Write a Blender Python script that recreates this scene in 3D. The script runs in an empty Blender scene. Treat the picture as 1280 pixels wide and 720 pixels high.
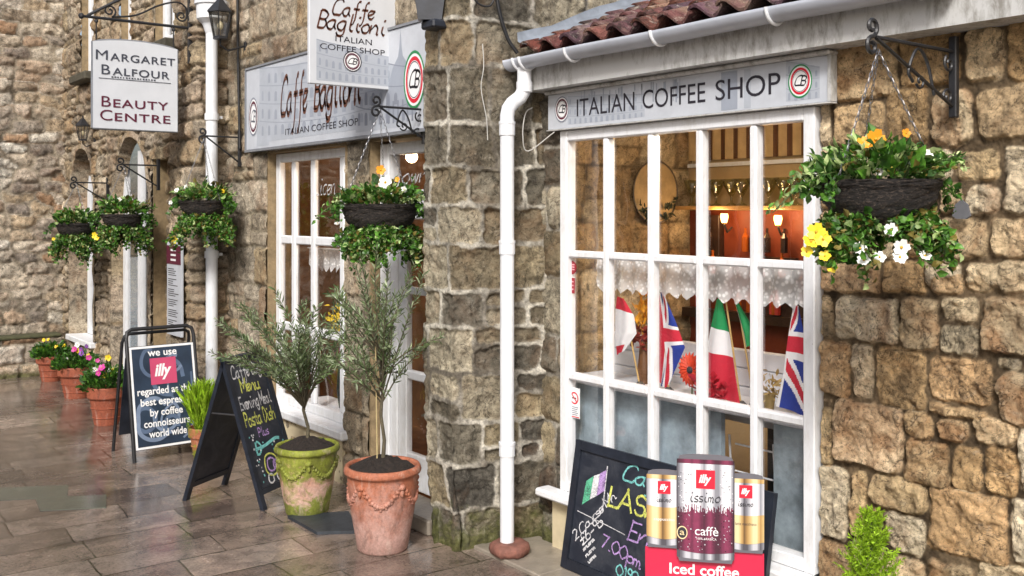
import bpy, math, random
import numpy as np
from mathutils import Vector, Matrix

R = math.radians
scene = bpy.context.scene
COL = scene.collection

# ------------------------------------------------------------------ camera, sky, sun, exposure
cam = bpy.data.cameras.new("camera")
cam.lens = 34.875
cam.sensor_width = 36
cam.shift_y = -0.0742
cam.clip_start = 0.05
cam.clip_end = 500
cam_o = bpy.data.objects.new("camera", cam)
COL.objects.link(cam_o)
cam_o.location = (0, 0, 2.0)
cam_o.rotation_euler = (R(90), 0, R(-37.7))
scene.camera = cam_o

SUN = Vector((-0.60, -0.52, 0.66)).normalized()
world = bpy.data.worlds.new("World")
scene.world = world
world.use_nodes = True
wn = world.node_tree
sky = wn.nodes.new("ShaderNodeTexSky")
sky.sky_type = 'NISHITA'
sky.sun_disc = False
sky.sun_elevation = math.asin(SUN.z)
sky.sun_rotation = math.atan2(SUN.x, SUN.y)
sky.air_density = 1.0
sky.dust_density = 4.0
hs = wn.nodes.new("ShaderNodeHueSaturation")
hs.inputs['Saturation'].default_value = 0.8
wn.links.new(sky.outputs[0], hs.inputs['Color'])
bg = wn.nodes["Background"]
wn.links.new(hs.outputs[0], bg.inputs[0])
bg.inputs[1].default_value = 0.11
sun = bpy.data.lights.new("sun", 'SUN')
sun.energy = 2.0
sun.angle = R(12)
sun.color = (1.0, 0.985, 0.96)
sun_o = bpy.data.objects.new("sun", sun)
COL.objects.link(sun_o)
sun_o.rotation_euler = (-SUN).to_track_quat('-Z', 'Y').to_euler()
scene.view_settings.view_transform = 'Standard'
scene.view_settings.look = 'None'
scene.view_settings.gamma = 1.0
scene.view_settings.exposure = 0.68
scene.render.engine = 'CYCLES'
scene.cycles.max_bounces = 8
scene.cycles.transparent_max_bounces = 16
scene.cycles.use_denoising = True

# ------------------------------------------------------------------ helpers: objects
def thing(name, label, cat, loc=(0, 0, 0), rz=0.0, group=None):
    o = bpy.data.objects.new(name, None)
    COL.objects.link(o)
    o.empty_display_size = 0.1
    o.location = loc
    o.rotation_euler = (0, 0, rz)
    o['label'] = label
    o['category'] = cat
    if group:
        o['group'] = group
    return o

def tag(o, label, cat, group=None):
    o['label'] = label
    o['category'] = cat
    if group:
        o['group'] = group
    return o

def root_of(o):
    while o.parent:
        o = o.parent
    return o

class MB:
    """collects shapes and links them as one mesh object"""
    def __init__(s):
        s.v = []; s.f = []; s.m = []; s.n = 0
    def add(s, verts, faces, mat=0):
        verts = np.asarray(verts, float).reshape(-1, 3)
        b = s.n
        s.v.append(verts); s.n += len(verts)
        for f in faces:
            s.f.append(tuple(int(i) + b for i in f)); s.m.append(mat)
    def box(s, lo, hi, mat=0, bev=0.0, rot=None, piv=None):
        lo = np.array(lo, float); hi = np.array(hi, float)
        b = min(bev, 0.45 * float((hi - lo).min()))
        if b <= 0:
            v = [(x, y, z) for x in (lo[0], hi[0]) for y in (lo[1], hi[1]) for z in (lo[2], hi[2])]
            f = [(0, 1, 3, 2), (4, 6, 7, 5), (0, 4, 5, 1), (2, 3, 7, 6), (0, 2, 6, 4), (1, 5, 7, 3)]
        else:
            import itertools
            idx = {}; v = []
            for c in itertools.product((0, 1), repeat=3):
                for ax in range(3):
                    p = [0, 0, 0]
                    for k in range(3):
                        e = lo[k] if c[k] == 0 else hi[k]
                        ins = b if c[k] == 0 else -b
                        p[k] = e if k == ax else e + ins
                    idx[(c, ax)] = len(v); v.append(p)
            f = []
            for ax in range(3):
                o1, o2 = [k for k in range(3) if k != ax]
                for sgn in (0, 1):
                    q = []
                    for a, bb in ((0, 0), (1, 0), (1, 1), (0, 1)):
                        c = [0, 0, 0]; c[ax] = sgn; c[o1] = a; c[o2] = bb
                        q.append(idx[(tuple(c), ax)])
                    f.append(q)
            for ax in range(3):
                o1, o2 = [k for k in range(3) if k != ax]
                for a in (0, 1):
                    for bb in (0, 1):
                        c0 = [0, 0, 0]; c0[o1] = a; c0[o2] = bb; c1 = list(c0); c1[ax] = 1
                        c0 = tuple(c0); c1 = tuple(c1)
                        f.append((idx[(c0, o1)], idx[(c1, o1)], idx[(c1, o2)], idx[(c0, o2)]))
            for c in itertools.product((0, 1), repeat=3):
                f.append((idx[(c, 0)], idx[(c, 1)], idx[(c, 2)]))
        v = np.array(v, float)
        if rot is not None:
            p = np.array(piv if piv is not None else (lo + hi) / 2, float)
            v = (v - p) @ np.array(rot.to_3x3()).T + p
        s.add(v, f, mat)
    def tube(s, pts, r, n=8, mat=0, cap=True):
        pts = [Vector(p) for p in pts]
        k = len(pts)
        rs = [r] * k if np.isscalar(r) else list(r)
        up = None; V = []
        for i, p in enumerate(pts):
            t = (pts[min(i + 1, k - 1)] - pts[max(i - 1, 0)])
            t = t.normalized() if t.length > 1e-9 else Vector((0, 0, 1))
            if up is None:
                a = Vector((0, 0, 1)) if abs(t.z) < 0.9 else Vector((1, 0, 0))
                up = (a - t * a.dot(t)).normalized()
            else:
                up = up - t * up.dot(t)
                up = up.normalized() if up.length > 1e-6 else t.orthogonal().normalized()
            w = t.cross(up)
            for j in range(n):
                a = 2 * math.pi * j / n
                V.append(p + (up * math.cos(a) + w * math.sin(a)) * rs[i])
        F = []
        for i in range(k - 1):
            for j in range(n):
                a = i * n + j; b = i * n + (j + 1) % n
                F.append((a, b, b + n, a + n))
        if cap:
            V += V[:n] + V[(k - 1) * n:k * n]
            F.append(tuple(range(k * n, k * n + n))[::-1]); F.append(tuple(range(k * n + n, k * n + 2 * n)))
        s.add([tuple(v) for v in V], F, mat)
    def lathe(s, prof, c=(0, 0, 0), n=32, mat=0, wob=None):
        V = []; F = []
        for i, (r, z) in enumerate(prof):
            for j in range(n):
                a = 2 * math.pi * j / n
                rr = r + (wob(i, j, n) if wob else 0)
                V.append((c[0] + rr * math.cos(a), c[1] + rr * math.sin(a), c[2] + z))
        for i in range(len(prof) - 1):
            for j in range(n):
                a = i * n + j; b = i * n + (j + 1) % n
                F.append((a, b, b + n, a + n))
        F.append(tuple(range(n))[::-1])
        F.append(tuple(range((len(prof) - 1) * n, len(prof) * n)))
        s.add(V, F, mat)
    def ball(s, c, r, n=8, mat=0, sc=(1, 1, 1)):
        V = []; F = []; m = max(4, n // 2 + 1)
        for i in range(1, m):
            th = math.pi * i / m
            for j in range(n):
                a = 2 * math.pi * j / n
                V.append((c[0] + sc[0] * r * math.sin(th) * math.cos(a), c[1] + sc[1] * r * math.sin(th) * math.sin(a), c[2] + sc[2] * r * math.cos(th)))
        t = len(V); V.append((c[0], c[1], c[2] + r * sc[2])); V.append((c[0], c[1], c[2] - r * sc[2]))
        for i in range(m - 2):
            for j in range(n):
                a = i * n + j; b = i * n + (j + 1) % n
                F.append((a, a + n, b + n, b))
        for j in range(n):
            F.append((t, j, (j + 1) % n)); k = (m - 2) * n
            F.append((t + 1, k + (j + 1) % n, k + j))
        s.add(V, F, mat)
    def prism(s, poly, o, u, v, nrm, th, mat=0):
        """polygon in the (u,v) plane at o, thickness th along nrm"""
        o = np.array(o, float); u = np.array(u, float); v = np.array(v, float); nrm = np.array(nrm, float)
        P = np.array([o + a * u + b * v for a, b in poly]); k = len(P)
        V = np.vstack([P, P + nrm * th])
        F = [tuple(range(k))[::-1], tuple(range(k, 2 * k))] + [(i, (i + 1) % k, k + (i + 1) % k, k + i) for i in range(k)]
        s.add(V, F, mat)
    def art(s, a, o, u, v, nrm, lift, mat=0):
        """flat 2-D artwork (verts, faces) laid on a plane, slightly proud"""
        o = np.array(o, float); u = np.array(u, float); v = np.array(v, float); nrm = np.array(nrm, float)
        V, F = a
        V = np.asarray(V, float).reshape(-1, 2)
        if len(V):
            s.add(o + V[:, :1] * u + V[:, 1:2] * v + nrm * lift, F, mat)
    def build(s, name, mats, parent=None, smooth=False, world=False, attr=None):
        me = bpy.data.meshes.new(name)
        V = np.vstack(s.v) if s.v else np.zeros((0, 3))
        o = bpy.data.objects.new(name, me)
        COL.objects.link(o)
        if parent:
            o.parent = parent
            if world:
                r = root_of(parent)
                M = Matrix.Translation(r.location) @ r.rotation_euler.to_matrix().to_4x4()
                Mi = np.array(M.inverted())
                V = V @ Mi[:3, :3].T + Mi[:3, 3]
        me.from_pydata(V.tolist(), [], s.f)
        if not isinstance(mats, (list, tuple)):
            mats = [mats]
        for m in mats:
            me.materials.append(m)
        me.polygons.foreach_set('material_index', s.m)
        me.polygons.foreach_set('use_smooth', [bool(smooth)] * len(me.polygons))
        if attr is not None:
            at = me.color_attributes.new('st', 'FLOAT_COLOR', 'POINT')
            at.data.foreach_set('color', np.asarray(attr, np.float32).ravel())
        me.update()
        return o

def kids(o):
    return list(o.children)

def copy_tree(o, parent=None):
    c = o.copy()
    COL.objects.link(c)
    c.parent = parent
    for ch in kids(o):
        copy_tree(ch, c)
    return c

# ------------------------------------------------------------------ helpers: noise
def _h(ix, iy, seed):
    h = (ix.astype(np.int64) * 374761393 + iy.astype(np.int64) * 668265263 + seed * 974634777) & 0xffffffff
    h = ((h ^ (h >> 13)) * 1274126177) & 0xffffffff
    h = (h ^ (h >> 16)) & 0xffffffff
    return h.astype(np.float64) / 4294967295.0

def vnoise(x, y, seed=0):
    ix = np.floor(x); iy = np.floor(y)
    fx = x - ix; fy = y - iy
    fx = fx * fx * fx * (fx * (fx * 6 - 15) + 10); fy = fy * fy * fy * (fy * (fy * 6 - 15) + 10)
    a = _h(ix, iy, seed); b = _h(ix + 1, iy, seed); c = _h(ix, iy + 1, seed); d = _h(ix + 1, iy + 1, seed)
    return (a + (b - a) * fx) * (1 - fy) + (c + (d - c) * fx) * fy

def fbm(x, y, seed=0, o=4):
    t = 0; amp = 0.5; tot = 0
    for i in range(o):
        t = t + amp * vnoise(x * 2 ** i + 17.3 * i, y * 2 ** i - 9.1 * i, seed + i); tot += amp; amp *= 0.5
    return t / tot - 0.5

def sstep(a, b, x):
    t = np.clip((x - a) / (b - a), 0, 1)
    return t * t * (3 - 2 * t)

# ------------------------------------------------------------------ helpers: materials
def lin(h):
    c = [int(h.lstrip('#')[i:i + 2], 16) / 255 for i in (0, 2, 4)] if isinstance(h, str) else [x / 255 for x in h]
    return tuple(x / 12.92 if x <= 0.04045 else ((x + 0.055) / 1.055) ** 2.4 for x in c) + (1,)

def new_mat(name):
    m = bpy.data.materials.new(name)
    m.use_nodes = True
    nt = m.node_tree
    return m, nt, nt.nodes['Principled BSDF']

def node(nt, t, **kw):
    n = nt.nodes.new(t)
    for k, v in kw.items():
        setattr(n, k, v)
    return n

def noise_node(nt, scale, detail=4, rough=0.6, coord=None, dist=0.0):
    n = node(nt, 'ShaderNodeTexNoise')
    n.inputs['Scale'].default_value = scale
    n.inputs['Detail'].default_value = detail
    n.inputs['Roughness'].default_value = rough
    n.inputs['Distortion'].default_value = dist
    if coord is not None:
        nt.links.new(coord, n.inputs['Vector'])
    return n

def ramp(nt, src, stops, interp='LINEAR'):
    r = node(nt, 'ShaderNodeValToRGB')
    r.color_ramp.interpolation = interp
    els = r.color_ramp.elements
    while len(els) < len(stops):
        els.new(0.5)
    for e, (p, c) in zip(els, stops):
        e.position = p
        e.color = c if len(c) == 4 else tuple(c) + (1,)
    if src is not None:
        nt.links.new(src, r.inputs[0])
    return r

def mixc(nt, fac, a, b, mode='MIX'):
    n = node(nt, 'ShaderNodeMix', data_type='RGBA', blend_type=mode)
    for sock, val in ((n.inputs[0], fac), (n.inputs[6], a), (n.inputs[7], b)):
        if hasattr(val, 'is_linked'):
            nt.links.new(val, sock)
        else:
            sock.default_value = val
    return n.outputs[2]

def mathn(nt, op, a, b=0.0, clamp=False):
    n = node(nt, 'ShaderNodeMath', operation=op, use_clamp=clamp)
    for sock, val in ((n.inputs[0], a), (n.inputs[1], b)):
        if hasattr(val, 'is_linked'):
            nt.links.new(val, sock)
        else:
            sock.default_value = val
    return n.outputs[0]

def bump(nt, h, strength=0.3, dist=0.01, normal=None):
    b = node(nt, 'ShaderNodeBump')
    b.inputs['Strength'].default_value = strength
    b.inputs['Distance'].default_value = dist
    nt.links.new(h, b.inputs['Height'])
    if normal is not None:
        nt.links.new(normal, b.inputs['Normal'])
    return b.outputs[0]

def objcoord(nt):
    return node(nt, 'ShaderNodeTexCoord').outputs['Object']

_mc = {}
def plain(name, col, rough=0.5, metal=0.0, var=0.15, scale=12, bmp=0.0, bscale=60, spec=0.5, coat=0.0):
    if name in _mc:
        return _mc[name]
    m, nt, p = new_mat(name)
    c = lin(col) if isinstance(col, str) else tuple(col) + (1,)
    co = objcoord(nt)
    n = noise_node(nt, scale, 5, 0.65, co)
    d = tuple(x * (1 - var) for x in c[:3]) + (1,)
    l = tuple(min(1, x * (1 + var)) for x in c[:3]) + (1,)
    r = ramp(nt, n.outputs[0], [(0.3, d), (0.7, l)])
    nt.links.new(r.outputs[0], p.inputs['Base Color'])
    p.inputs['Roughness'].default_value = rough
    p.inputs['Metallic'].default_value = metal
    p.inputs['Specular IOR Level'].default_value = spec
    p.inputs['Coat Weight'].default_value = coat
    if bmp:
        n2 = noise_node(nt, bscale, 4, 0.6, co)
        nt.links.new(bump(nt, n2.outputs[0], bmp, 0.01), p.inputs['Normal'])
    _mc[name] = m
    return m

def node_mul(nt, a, b):
    return mixc(nt, 1.0, a, b, 'MULTIPLY')

def stone_mat(name, palette, mortar, dark='#2b2723', iron='#8a5a2c', dark_amt=0.55, iron_amt=0.4, moss=0.0, pale_amt=0.3, fine=1.0, bump_s=0.9):
    m, nt, p = new_mat(name)
    co = objcoord(nt)
    at = node(nt, 'ShaderNodeAttribute', attribute_name='st')
    sp = node(nt, 'ShaderNodeSeparateColor')
    nt.links.new(at.outputs['Color'], sp.inputs[0])
    k = len(palette)
    base = ramp(nt, sp.outputs[0], [((i + 0.5) / k, lin(c)) for i, c in enumerate(palette)]).outputs[0]
    # tone drifting across a block, then medium and fine grain
    g0 = noise_node(nt, 3.5, 3, .5, co)
    c = mixc(nt, 1.0, base, ramp(nt, g0.outputs[0], [(.3, (.72,) * 3), (.7, (1.28,) * 3)]).outputs[0], 'MULTIPLY')
    n1 = noise_node(nt, 16 * fine, 12, 0.78, co, 0.3)
    c = mixc(nt, 1.0, c, ramp(nt, n1.outputs[0], [(.30, (.40, .38, .36)), (.46, (.94, .93, .92)), (.54, (1.16,) * 3), (.70, (1.8,) * 3)]).outputs[0], 'MULTIPLY')
    # iron staining
    n2 = noise_node(nt, 3.3, 8, 0.7, co, 0.8)
    a2 = mathn(nt, 'ADD', n2.outputs[0], mathn(nt, 'MULTIPLY', sp.outputs[1], 0.16))
    f2 = ramp(nt, a2, [(0.56, (0, 0, 0)), (0.74, (iron_amt,) * 3)])
    c = mixc(nt, f2.outputs[0], c, lin(iron))
    # soot and black lichen
    n3 = noise_node(nt, 6.5, 12, 0.82, co, 1.0)
    a3 = mathn(nt, 'SUBTRACT', n3.outputs[0], mathn(nt, 'MULTIPLY', sp.outputs[1], 0.12))
    f3 = ramp(nt, a3, [(0.455, (0, 0, 0)), (0.60, (dark_amt,) * 3)])
    c = mixc(nt, f3.outputs[0], c, lin(dark))
    # pale lichen / lime bloom
    n4 = noise_node(nt, 15, 10, 0.8, co, 0.6)
    f4 = ramp(nt, n4.outputs[0], [(0.55, (0, 0, 0)), (0.68, (pale_amt,) * 3)])
    c = mixc(nt, f4.outputs[0], c, lin('#cdc6b6'))
    # pits and hairline fissures
    n5 = noise_node(nt, 85 * fine, 6, 0.75, co)
    c = mixc(nt, 1.0, c, ramp(nt, n5.outputs[0], [(0.34, (.34, .32, .30)), (0.46, (1, 1, 1)), (0.60, (1.05,) * 3), (0.74, (1.6,) * 3)]).outputs[0], 'MULTIPLY')
    n6_ = noise_node(nt, 5.5, 6, .62, co, 1.6)
    cr = mathn(nt, 'ABSOLUTE', mathn(nt, 'SUBTRACT', n6_.outputs[0], .5))
    cr = ramp(nt, cr, [(.004, (.65,) * 3), (.013, (0,) * 3)])
    crm = mathn(nt, 'MULTIPLY', cr.outputs[0], ramp(nt, n4.outputs[0], [(.42, (0,) * 3), (.52, (1,) * 3)]).outputs[0])
    c = mixc(nt, crm, c, lin('#1f1a15'))
    mn = noise_node(nt, 40, 6, 0.7, co)
    mo = ramp(nt, mn.outputs[0], [(0.3, tuple(x * .4 for x in lin(mortar)[:3])), (0.7, tuple(min(1, x * 1.5) for x in lin(mortar)[:3]))])
    md = noise_node(nt, 2.6, 4, .6, co)
    mo = node_mul(nt, mo.outputs[0], ramp(nt, md.outputs[0], [(.40, (.28, .26, .24)), (.58, (1.15,) * 3)]).outputs[0])
    c = mixc(nt, sp.outputs[2], mo, c)
    if moss:
        sx = node(nt, 'ShaderNodeSeparateXYZ'); nt.links.new(co, sx.inputs[0])
        n6 = noise_node(nt, 6, 7, 0.7, co)
        zz = mathn(nt, 'MULTIPLY', sx.outputs[2], -0.75 / moss)
        f6 = ramp(nt, mathn(nt, 'ADD', mathn(nt, 'ADD', zz, n6.outputs[0]), 0.1), [(0.36, (0, 0, 0)), (0.55, (.85,) * 3)])
        n7 = noise_node(nt, 30, 5, 0.7, co)
        mc = ramp(nt, n7.outputs[0], [(0.3, lin('#2b2c18')), (0.55, lin('#5c5f2c')), (0.75, lin('#8c8a68'))])
        c = mixc(nt, f6.outputs[0], c, mc.outputs[0])
    nt.links.new(c, p.inputs['Base Color'])
    p.inputs['Roughness'].default_value = 0.82
    p.inputs['Specular IOR Level'].default_value = 0.3
    b = bump(nt, n1.outputs[0], bump_s, 0.03)
    b = bump(nt, n5.outputs[0], bump_s, 0.008, b)
    b = bump(nt, mathn(nt, 'MULTIPLY', crm, -1.0), .7, .012, b)
    nt.links.new(b, p.inputs['Normal'])
    return m

# ------------------------------------------------------------------ helpers: stone walls as relief meshes
def lay_coursed(u, v, seed, rows=(.2, .34), wid=(.25, .6), joint=.014, warp=.022, split=.25, rad=.03):
    rng = random.Random(seed)
    uu = u + warp * 2 * fbm(u * 4, v * 4, seed + 1, 3) + warp * .6 * fbm(u * 16, v * 16, seed + 5, 2)
    vv = v + warp * 2 * fbm(u * 3.2 + 7, v * 4 + 3, seed + 2, 3) + warp * .6 * fbm(u * 16, v * 16, seed + 6, 2)
    u0, u1, v0, v1 = u.min() - .5, u.max() + .5, v.min() - .3, v.max() + .5
    ys = [v0]
    while ys[-1] < v1:
        ys.append(ys[-1] + rng.uniform(*rows))
    ys = np.array(ys)
    ri = np.clip(np.searchsorted(ys, vv) - 1, 0, len(ys) - 2)
    d = np.full(u.shape, -1.0); ida = np.zeros(u.shape); idb = np.zeros(u.shape); cu = np.zeros(u.shape); cv = np.zeros(u.shape)
    for r in range(len(ys) - 1):
        sel = ri == r
        xs = [u0 - rng.uniform(0, .3)]
        while xs[-1] < u1:
            xs.append(xs[-1] + rng.uniform(*wid))
        if not sel.any():
            continue
        cells = []
        for i in range(len(xs) - 1):
            a, b, y0, y1 = xs[i], xs[i + 1], ys[r], ys[r + 1]
            q = rng.random()
            if q < split * .5:
                k = rng.uniform(.35, .65); ym = y0 + (y1 - y0) * k
                cells += [(a, b, y0, ym), (a, b, ym, y1)]
            elif q < split:
                k = rng.uniform(.35, .65); ym = y0 + (y1 - y0) * k; xm = a + (b - a) * rng.uniform(.35, .65)
                cells += [(a, xm, y0, ym), (xm, b, y0, ym), (a, b, ym, y1)] if rng.random() < .5 else [(a, b, y0, ym), (a, xm, ym, y1), (xm, b, ym, y1)]
            else:
                cells.append((a, b, y0, y1))
        us, vs = uu[sel], vv[sel]
        dd = np.full(us.shape, -1.0); a1 = np.zeros(us.shape); b1 = np.zeros(us.shape); c1 = np.zeros(us.shape); c2 = np.zeros(us.shape)
        for (a, b, y0, y1) in cells:
            s2 = (us >= a) & (us < b) & (vs >= y0) & (vs < y1)
            ra, rb = rng.random(), rng.random()
            if not s2.any():
                continue
            hx, hy = (b - a - joint) / 2, (y1 - y0 - joint) / 2
            rr = min(rad * rng.uniform(.6, 1.6), hx * .8, hy * .8)
            qx = np.abs(us[s2] - (a + b) / 2) - hx + rr; qy = np.abs(vs[s2] - (y0 + y1) / 2) - hy + rr
            sd = np.hypot(np.maximum(qx, 0), np.maximum(qy, 0)) + np.minimum(np.maximum(qx, qy), 0) - rr
            dd[s2] = -sd; a1[s2] = ra; b1[s2] = rb; c1[s2] = us[s2] - (a + b) / 2; c2[s2] = vs[s2] - (y0 + y1) / 2
        d[sel] = dd; ida[sel] = a1; idb[sel] = b1; cu[sel] = c1; cv[sel] = c2
    return d, ida, idb, cu, cv

def lay_rubble(u, v, seed, w=.3, h=.16, joint=.012, warp=.03):
    uu = (u + warp * 2 * fbm(u * 5, v * 5, seed + 1, 3)) / w
    vv = (v + warp * 2 * fbm(u * 5 + 9, v * 5, seed + 2, 3)) / h
    iy = np.floor(vv)
    F1 = np.full(u.shape, 9.0); F2 = np.full(u.shape, 9.0); ix1 = np.zeros(u.shape); iy1 = np.zeros(u.shape); cx = np.zeros(u.shape); cy = np.zeros(u.shape)
    for dy in (-1, 0, 1):
        ry = iy + dy
        off = _h(ry, ry * 0 + 3, seed)
        ix = np.floor(uu + off)
        for dx in (-2, -1, 0, 1, 2):
            rx = ix + dx
            px = rx - off + .5 + .7 * (_h(rx, ry, seed + 4) - .5); py = ry + .5 + .55 * (_h(rx, ry, seed + 5) - .5)
            # boxy metric keeps the stones squarish
            ax = np.abs(uu - px); ay = np.abs(vv - py)
            D = (ax ** 3 + ay ** 3) ** (1 / 3)
            c = D < F1
            F2 = np.where(c, F1, np.minimum(F2, D))
            ix1 = np.where(c, rx, ix1); iy1 = np.where(c, ry, iy1); cx = np.where(c, uu - px, cx); cy = np.where(c, vv - py, cy)
            F1 = np.where(c, D, F1)
    d = (F2 - F1) * .5 * min(w, h) - joint / 2
    return d, _h(ix1, iy1, seed + 7), _h(ix1, iy1, seed + 8), cx * w, cy * h

def lay_blocks(u, v, seed, boxes=(), warp=.012, joint=.010, **kw):
    """individually placed blocks (u0, u1, v0, v1); coursed rubble everywhere else"""
    d0, ia0, ib0, cu0, cv0 = lay_coursed(u, v, seed, **kw)
    uu = u + warp * 2 * fbm(u * 5, v * 5, seed + 1, 3) + warp * .7 * fbm(u * 18, v * 18, seed + 5, 2)
    vv = v + warp * 2 * fbm(u * 5 + 7, v * 5 + 3, seed + 2, 3) + warp * .7 * fbm(u * 18, v * 18, seed + 6, 2)
    rng = random.Random(seed); d = np.full(u.shape, -9.0); ia = ia0 * 0; ib = ia0 * 0; cu = ia0 * 0; cv = ia0 * 0
    for (a, b, c, e) in boxes:
        hx, hy = (b - a - joint) / 2, (e - c - joint) / 2; rr = min(.035 * rng.uniform(.5, 1.5), hx * .7, hy * .7)
        qx = np.abs(uu - (a + b) / 2) - hx + rr; qy = np.abs(vv - (c + e) / 2) - hy + rr
        sd = -(np.hypot(np.maximum(qx, 0), np.maximum(qy, 0)) + np.minimum(np.maximum(qx, qy), 0) - rr)
        w = sd > d; ra, rb = rng.random(), rng.random()
        d = np.where(w, sd, d); ia = np.where(w, ra, ia); ib = np.where(w, rb, ib); cu = np.where(w, uu - (a + b) / 2, cu); cv = np.where(w, vv - (c + e) / 2, cv)
    m = d < -.022
    return np.where(m, np.minimum(d0, -d - .022), d), np.where(m, ia0, ia), np.where(m, ib0, ib), np.where(m, cu0, cu), np.where(m, cv0, cv)

def stone_wall(name, mat, parent, origin, udir, nrm, U, V, res, lay, seed, depth=.03, edge=.035, rough=.012, holes=(), arch=(), keep=None, jut=.018, flatten=None, path=None, side=1, chip=.016, **kw):
    """relief wall: u along udir, v up; holes = (u0,u1,v0,v1) left open, arch = (u0,u1,v0,vspring)"""
    def lines(a, b, cuts):
        L = list(np.linspace(a, b, max(2, int(round((b - a) / res)) + 1)))
        for c in cuts:
            if a < c < b:
                i = int(np.argmin([abs(x - c) for x in L])); L[i] = c
        return np.array(sorted(set(L)))
    if path is not None:
        path = np.array(path, float); seg = np.diff(path, axis=0); sl_ = np.hypot(seg[:, 0], seg[:, 1]); cum = np.concatenate([[0], np.cumsum(sl_)])
        U = (0, cum[-1]); sn = np.stack([seg[:, 1], -seg[:, 0]], 1) / sl_[:, None] * side
    ul = lines(U[0], U[1], [c for h in list(holes) + list(arch) for c in h[:2]] + ([] if path is None else list(cum[1:-1])))
    vl = lines(V[0], V[1], [c for h in holes for c in h[2:4]] + [h[2] for h in arch])
    uu, vv = np.meshgrid(ul, vl)
    d, ia, ib, cu, cv = lay(uu, vv, seed, **kw)
    d = d + chip * (fbm(uu * 22, vv * 22, seed + 31, 4) * 1.6 - .12)
    st = sstep(0, edge, d)
    tx = (ia * 7.3 % 1 - .5) * .09; ty = (ib * 5.7 % 1 - .5) * .05
    h = depth * st + jut * (ib - .5) * st + (tx * cu + ty * cv) * st
    h += rough * 2 * fbm(uu * 9, vv * 9, seed + 11, 5) * (.35 + .65 * st) + rough * 1.7 * fbm(uu * 26, vv * 26, seed + 12, 4) * (.35 + .65 * st)
    if flatten is not None:
        h = flatten(uu, vv, h)
    o = np.array(origin, float); ud = np.array(udir, float); n = np.array(nrm, float)
    if path is None:
        P = o + uu[..., None] * ud + vv[..., None] * np.array((0, 0, 1.0)) + h[..., None] * n
        flip = np.dot(np.cross(ud, (0, 0, 1)), n) < 0
    else:
        px_ = np.interp(uu, cum, path[:, 0]); py_ = np.interp(uu, cum, path[:, 1])
        k_ = np.clip(np.searchsorted(cum, uu, side='right') - 1, 0, len(seg) - 1)
        N = sn[k_]
        for c_ in range(1, len(seg)):
            w_ = np.clip(.5 + (uu - cum[c_]) / .05, 0, 1)[..., None]
            m_ = np.abs(uu - cum[c_])[..., None] < .025
            N = np.where(m_, sn[c_ - 1] * (1 - w_) + sn[c_] * w_, N)
        P = np.stack([px_ + N[..., 0] * h, py_ + N[..., 1] * h, vv + 0 * uu], -1)
        flip = side < 0
    ny, nx = uu.shape
    uc = (uu[:-1, :-1] + uu[1:, 1:]) / 2; vc = (vv[:-1, :-1] + vv[1:, 1:]) / 2
    ok = np.ones(uc.shape, bool)
    for (a, b, c, e) in holes:
        ok &= ~((uc > a) & (uc < b) & (vc > c) & (vc < e))
    for (a, b, c, e) in arch:
        r = (b - a) / 2
        ok &= ~((uc > a) & (uc < b) & (vc > c) & ((vc < e) | (np.hypot(uc - (a + b) / 2, (vc - e) * .85) < r)))
    if keep is not None:
        ok &= keep(uc, vc)
    jj, ii = np.nonzero(ok)
    a = jj * nx + ii
    quads = np.stack([a, a + 1, a + nx + 1, a + nx], 1)
    if flip:
        quads = quads[:, ::-1]
    mask = sstep(-.006, .004, d)
    attr = np.stack([ia.ravel(), ib.ravel(), mask.ravel(), np.ones(ia.size)], 1)
    mb = MB()
    mb.v = [P.reshape(-1, 3)]; mb.n = ia.size
    mb.f = [tuple(q) for q in quads.tolist()]; mb.m = [0] * len(mb.f)
    return mb.build(name, mat, parent, smooth=True, world=True, attr=attr)

# ------------------------------------------------------------------ helpers: flat artwork (text, strokes, rings)
def text(s, size=1.0, width=None, align='L', shear=0.0, bold=0.0, spacing=1.0, sx=1.0):
    cu = bpy.data.curves.new('t', 'FONT')
    cu.body = s; cu.size = size; cu.shear = shear; cu.offset = bold * size; cu.space_character = spacing
    cu.resolution_u = 4
    ob = bpy.data.objects.new('t', cu)
    COL.objects.link(ob)
    dg = bpy.context.evaluated_depsgraph_get()
    me = bpy.data.meshes.new_from_object(ob.evaluated_get(dg))
    V = np.array([v.co[:2] for v in me.vertices]).reshape(-1, 2)
    F = [tuple(p.vertices) for p in me.polygons]
    bpy.data.objects.remove(ob); bpy.data.curves.remove(cu); bpy.data.meshes.remove(me)
    if len(V) == 0:
        return V, F
    V[:, 0] -= V[:, 0].min()
    w = V[:, 0].max()
    k = (width / w) if width else sx
    V[:, 0] *= k; w *= k
    if align == 'C':
        V[:, 0] -= w / 2
    elif align == 'R':
        V[:, 0] -= w
    return V, F

def shift(a, x, y):
    V = np.array(a[0], float).reshape(-1, 2) + (x, y)
    return V, a[1]

def turn(a, ang):
    V = np.array(a[0], float); c, s = math.cos(ang), math.sin(ang)
    return V @ np.array([[c, s], [-s, c]]), a[1]

def join(*arts):
    V = []; F = []; n = 0
    for a in arts:
        W = np.asarray(a[0], float).reshape(-1, 2)
        V.append(W); F += [tuple(i + n for i in f) for f in a[1]]; n += len(W)
    return np.vstack(V), F

def disc(r, n=40, sx=1.0, sy=1.0):
    V = [(sx * r * math.cos(2 * math.pi * i / n), sy * r * math.sin(2 * math.pi * i / n)) for i in range(n)]
    return np.array(V), [tuple(range(n))]

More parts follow.
